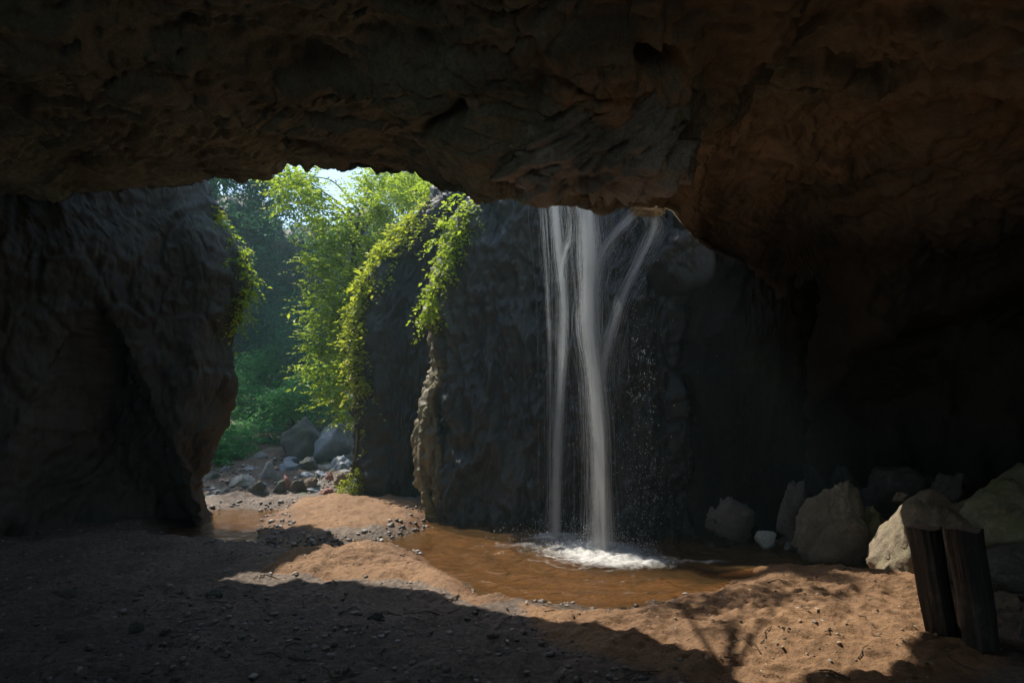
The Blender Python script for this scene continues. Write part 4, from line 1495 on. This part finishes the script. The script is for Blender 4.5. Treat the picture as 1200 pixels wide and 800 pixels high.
# creeper hanging between pillar and waterfall wall
path = [(556, 240), (550, 256), (540, 272), (532, 288), (524, 304), (516, 320), (510, 336), (505, 352), (502, 368)]
Ce = []
for i, (x, y) in enumerate(path):
    Ce.append(pb(x, y, 11.0 + 0.02 * i, 10 - 0.7 * i, 18, ry=12))
    if i < 4: Ce.append(pb(x - 20 + 2 * i, y - 4, 11.3, 11, 11))
vs = [([at(x, y, 11.1) for x, y in path], 0.03, 0.012)]
plant('hanging_creeper', at(556, 240, 11.1), 'green creeper hanging down between the pillar and the waterfall wall', 'creeper', sprays([(*q[:6], q[6]) for q in Ce], 7, 0.09, 9, 0.8, bias=(-0.1, -0.3, -0.3), width=0.6), vs, M['leaf_sun'], M['vine'], crown_name='leaves', stem_name='stem')

# plants on the left wall's edge
plant('tuft', at(246, 262, 10.98), 'yellow green leafy tuft high on the left wall edge', 'plant', sprays([pb(247, 248, 10.98, 10, 40), pb(254, 258, 10.98, 8, 26)], 9, 0.055, 9, 0.5, bias=(0.3, -0.2, 0.1), width=0.5),
      [([at(240, 262, 11.05), at(248, 250, 10.98)], 0.02, 0.008)], M['leaf_yellow'], M['vine'], crown_name='leaves', stem_name='stem')
path = [(258, 262), (270, 276), (280, 292), (288, 308), (292, 324), (290, 340), (285, 354), (281, 368)]
Cf = [pb(x, y, 10.9, 5, 11, ry=10) for x, y in path] + [pb(x - 8, y + 14, 10.75, 5, 6) for x, y in path[2:]]
plant('trailing_creeper', at(262, 262, 10.9), 'trailing creeper hanging along the left wall edge', 'creeper', sprays([(*q[:6], q[6]) for q in Cf], 10, 0.075, 8, 0.8, bias=(0.3, -0.2, -0.3), width=0.6),
      [([at(x - 3, y, 10.9) for x, y in path], 0.02, 0.008)], M['leaf_sun'], M['vine'], crown_name='leaves', stem_name='stem')

# ferns and shrubs of the gorge floor
def fern_bush(name, label, blobs, seed, leafm, cat='shrub', leaf=0.12, group='shrubs of the gorge floor'):
    b0 = blobs[0]
    base = np.array([b0[0], b0[1], b0[2] - b0[5] * 1.3])
    plant(name, base, label, cat, sprays([(*q[:6], q[6] * 2) for q in blobs], seed, leaf * 1.2, 12, 0.6, width=0.42), [([base, np.array(b[:3])], 0.03, 0.01) for b in blobs], leafm, M['bark'], group, stem_name='stem')


fern_bush('shrub', 'broad green fern shrub low behind the sunlit tree', [pb(352, 462, 19.5, 30, 80), pb(385, 470, 19, 26, 60), pb(325, 475, 20, 22, 50), pb(372, 445, 20, 24, 50)], 20, M['leaf_fern'])
fern_bush('shrub', 'deep green shrub on the left bank beside the wall', [pb(268, 530, 16.5, 20, 60), pb(250, 545, 16, 18, 50), pb(285, 522, 17, 16, 40), pb(243, 520, 17, 16, 36)], 21, M['leaf_fern'])
fern_bush('shrub', 'small pale shrub standing above the stream stones', [pb(314, 506, 18, 10, 34, rz=18), pb(320, 518, 17.8, 9, 24)], 22, M['leaf_dark'], leaf=0.08)
fern_bush('shrub', 'hazy green shrub climbing the left side of the gorge', [pb(290, 470, 21, 22, 60), pb(272, 450, 21, 20, 50), pb(300, 430, 22, 24, 50), pb(330, 420, 23, 24, 50)], 23, M['leaf_fern'])
fern_bush('shrub', 'dark shrub in the gorge behind the middle of the tree', [pb(345, 400, 23, 26, 60), pb(372, 420, 22, 24, 60), pb(350, 365, 24, 24, 50)], 24, M['leaf_dark'], leaf=0.14)

# trees on the gorge rim
def rim_tree(label, base, blobs, seed, leafm, leaf=0.15):
    stems = [([np.array(base), np.array(base) + [0.1, 0, 2.0], np.array(blobs[0][:3])], 0.16, 0.06)]
    for b in blobs[1:]:
        stems.append(([np.array(base) + [0.1, 0, 2.0], np.array(b[:3])], 0.06, 0.015))
    plant('rim_tree', base, label, 'tree', sprays([(*q[:6], int(q[6] * 1.6)) for q in blobs], seed, leaf * 1.3, 12, 0.5, width=0.5), stems, leafm, M['bark'], 'trees on the gorge rim')


rim_tree('hazy dark tree high over the gorge behind the left wall', (-12.5, 19, 7.0), [(-10.4, 18.8, 9.8, 1.8, 1.8, 1.2, 240), (-9.2, 20.2, 9.2, 1.5, 1.5, 1.0, 180), (-11.6, 20.4, 11, 1.9, 1.9, 1.4, 220), (-10, 21.6, 11, 1.8, 1.8, 1.3, 200)], 40, M['leaf_dark'])
rim_tree('hazy tree at the far end of the gorge', (-11.6, 26.5, 9.5), [(-10.2, 25.6, 10.6, 1.7, 1.6, 1.2, 200), (-8.9, 26.4, 9.7, 1.4, 1.4, 1.0, 140), (-11.6, 25.6, 12, 1.8, 1.8, 1.4, 180)], 41, M['leaf_dark'])
rim_tree('green tree on the far rim right of the sky gap', (-4.6, 31, 10.0), [(-5.3, 29.6, 10.9, 1.1, 1.2, 1.3, 160), (-4.2, 29.5, 11.6, 1.4, 1.4, 1.4, 180), (-3.4, 29, 10.2, 1.3, 1.3, 1.2, 150)], 42, M['leaf_sun'])

# bush on the cave roof edge whose shade dapples the sand bank (hidden from view above the roof)
bb = (-1.0, 6.9, 5.5)
J = [(-1.25, 8.9, 6.2, 0.45, 0.25, 0.25, 46), (-0.6, 9.0, 6.3, 0.42, 0.25, 0.25, 42), (-0.1, 9.2, 6.35, 0.3, 0.2, 0.25, 16), (-0.9, 8.2, 6.1, 0.25, 0.2, 0.2, 8)]
plant('roof_bush', bb, 'leafy bush on the edge of the cave roof', 'shrub', sprays(J, 44, 0.12, 12, 0.5, width=0.5), [([np.array(bb), np.array(j[:3])], 0.03, 0.012) for j in J], M['leaf_sun'], M['bark'])


# foliage mass on the cliff
def build_cliff_foliage():
    r = np.random.default_rng(50)
    n, nz = CLIFF_P.shape[:2]
    iu = r.integers(40, n - 40, 6500); iv = r.integers(4, nz - 6, 6500)
    P = CLIFF_P[iu, iv]; N = CLIFF_N[iu, iv]
    cl = fbm(P.astype(np.float32), 0.45, 3, seed=3)
    k = (cl > r.uniform(-0.75, 0.35, len(P))) & (P[:, 0] < 6)
    P, N = P[k], N[k]
    bl = [(p[0] + nn[0] * 0.2, p[1] + nn[1] * 0.2, p[2], 0.32, 0.32, 0.25, 3) for p, nn in zip(P, N)]
    V, Fq = sprays(bl, 51, 0.24, 9, 0.7, bias=(0, -0.4, 0), width=0.45)
    o = link('cliff_foliage', mesh_np('cliff_foliage', V, Fq, smooth=False), M['leaf_dark'])
    tag(o, 'dense dim foliage covering the gorge cliff', kind='stuff')


build_cliff_foliage()


# low ground cover on the banks outside
def build_cover():
    r = np.random.default_rng(60)
    n = 900
    Y = r.uniform(15.0, 27, n); px = r.uniform(225, 420, n)
    X = (px - 600) / 800 * Y
    edge = 560 - (px - 230) * 0.55
    h, s, w = ground_height(X, Y, False)
    py = 455 - (h - CAMZ) / Y * 800
    k = py < edge - 4
    X, Y, h = X[k], Y[k], h[k]
    bl = [(x, y, z + 0.12, 0.25, 0.25, 0.12, 4) for x, y, z in zip(X, Y, h)]
    V, Fq = sprays(bl, 61, 0.12, 9, 0.5, bias=(0, 0, 0.5), width=0.35)
    o = link('ground_cover', mesh_np('ground_cover', V, Fq, smooth=False), M['leaf_fern'])
    tag(o, 'low green ground cover on the gorge banks', kind='stuff')


build_cover()

# ------------------------------------------------------------------ misty air
bm = bmesh.new()
bmesh.ops.create_cube(bm, size=1.0)
for v in bm.verts:
    v.co = (v.co.x * 76, 12.5 + v.co.y * 73, 6.5 + v.co.z * 18)
me = bpy.data.meshes.new('haze'); bm.to_mesh(me); bm.free()
hz = NT('misty_air')
pv = hz.n('VolumePrincipled')
pv.inputs['Color'].default_value = (0.62, 0.94, 0.95, 1)
pv.inputs['Density'].default_value = 0.0034
pv.inputs['Anisotropy'].default_value = 0.25
hz.l(pv.outputs[0], hz.out.inputs['Volume'])
tag(link('haze', me, hz.m), 'thin bluish mist filling the gorge and the cave', kind='stuff')
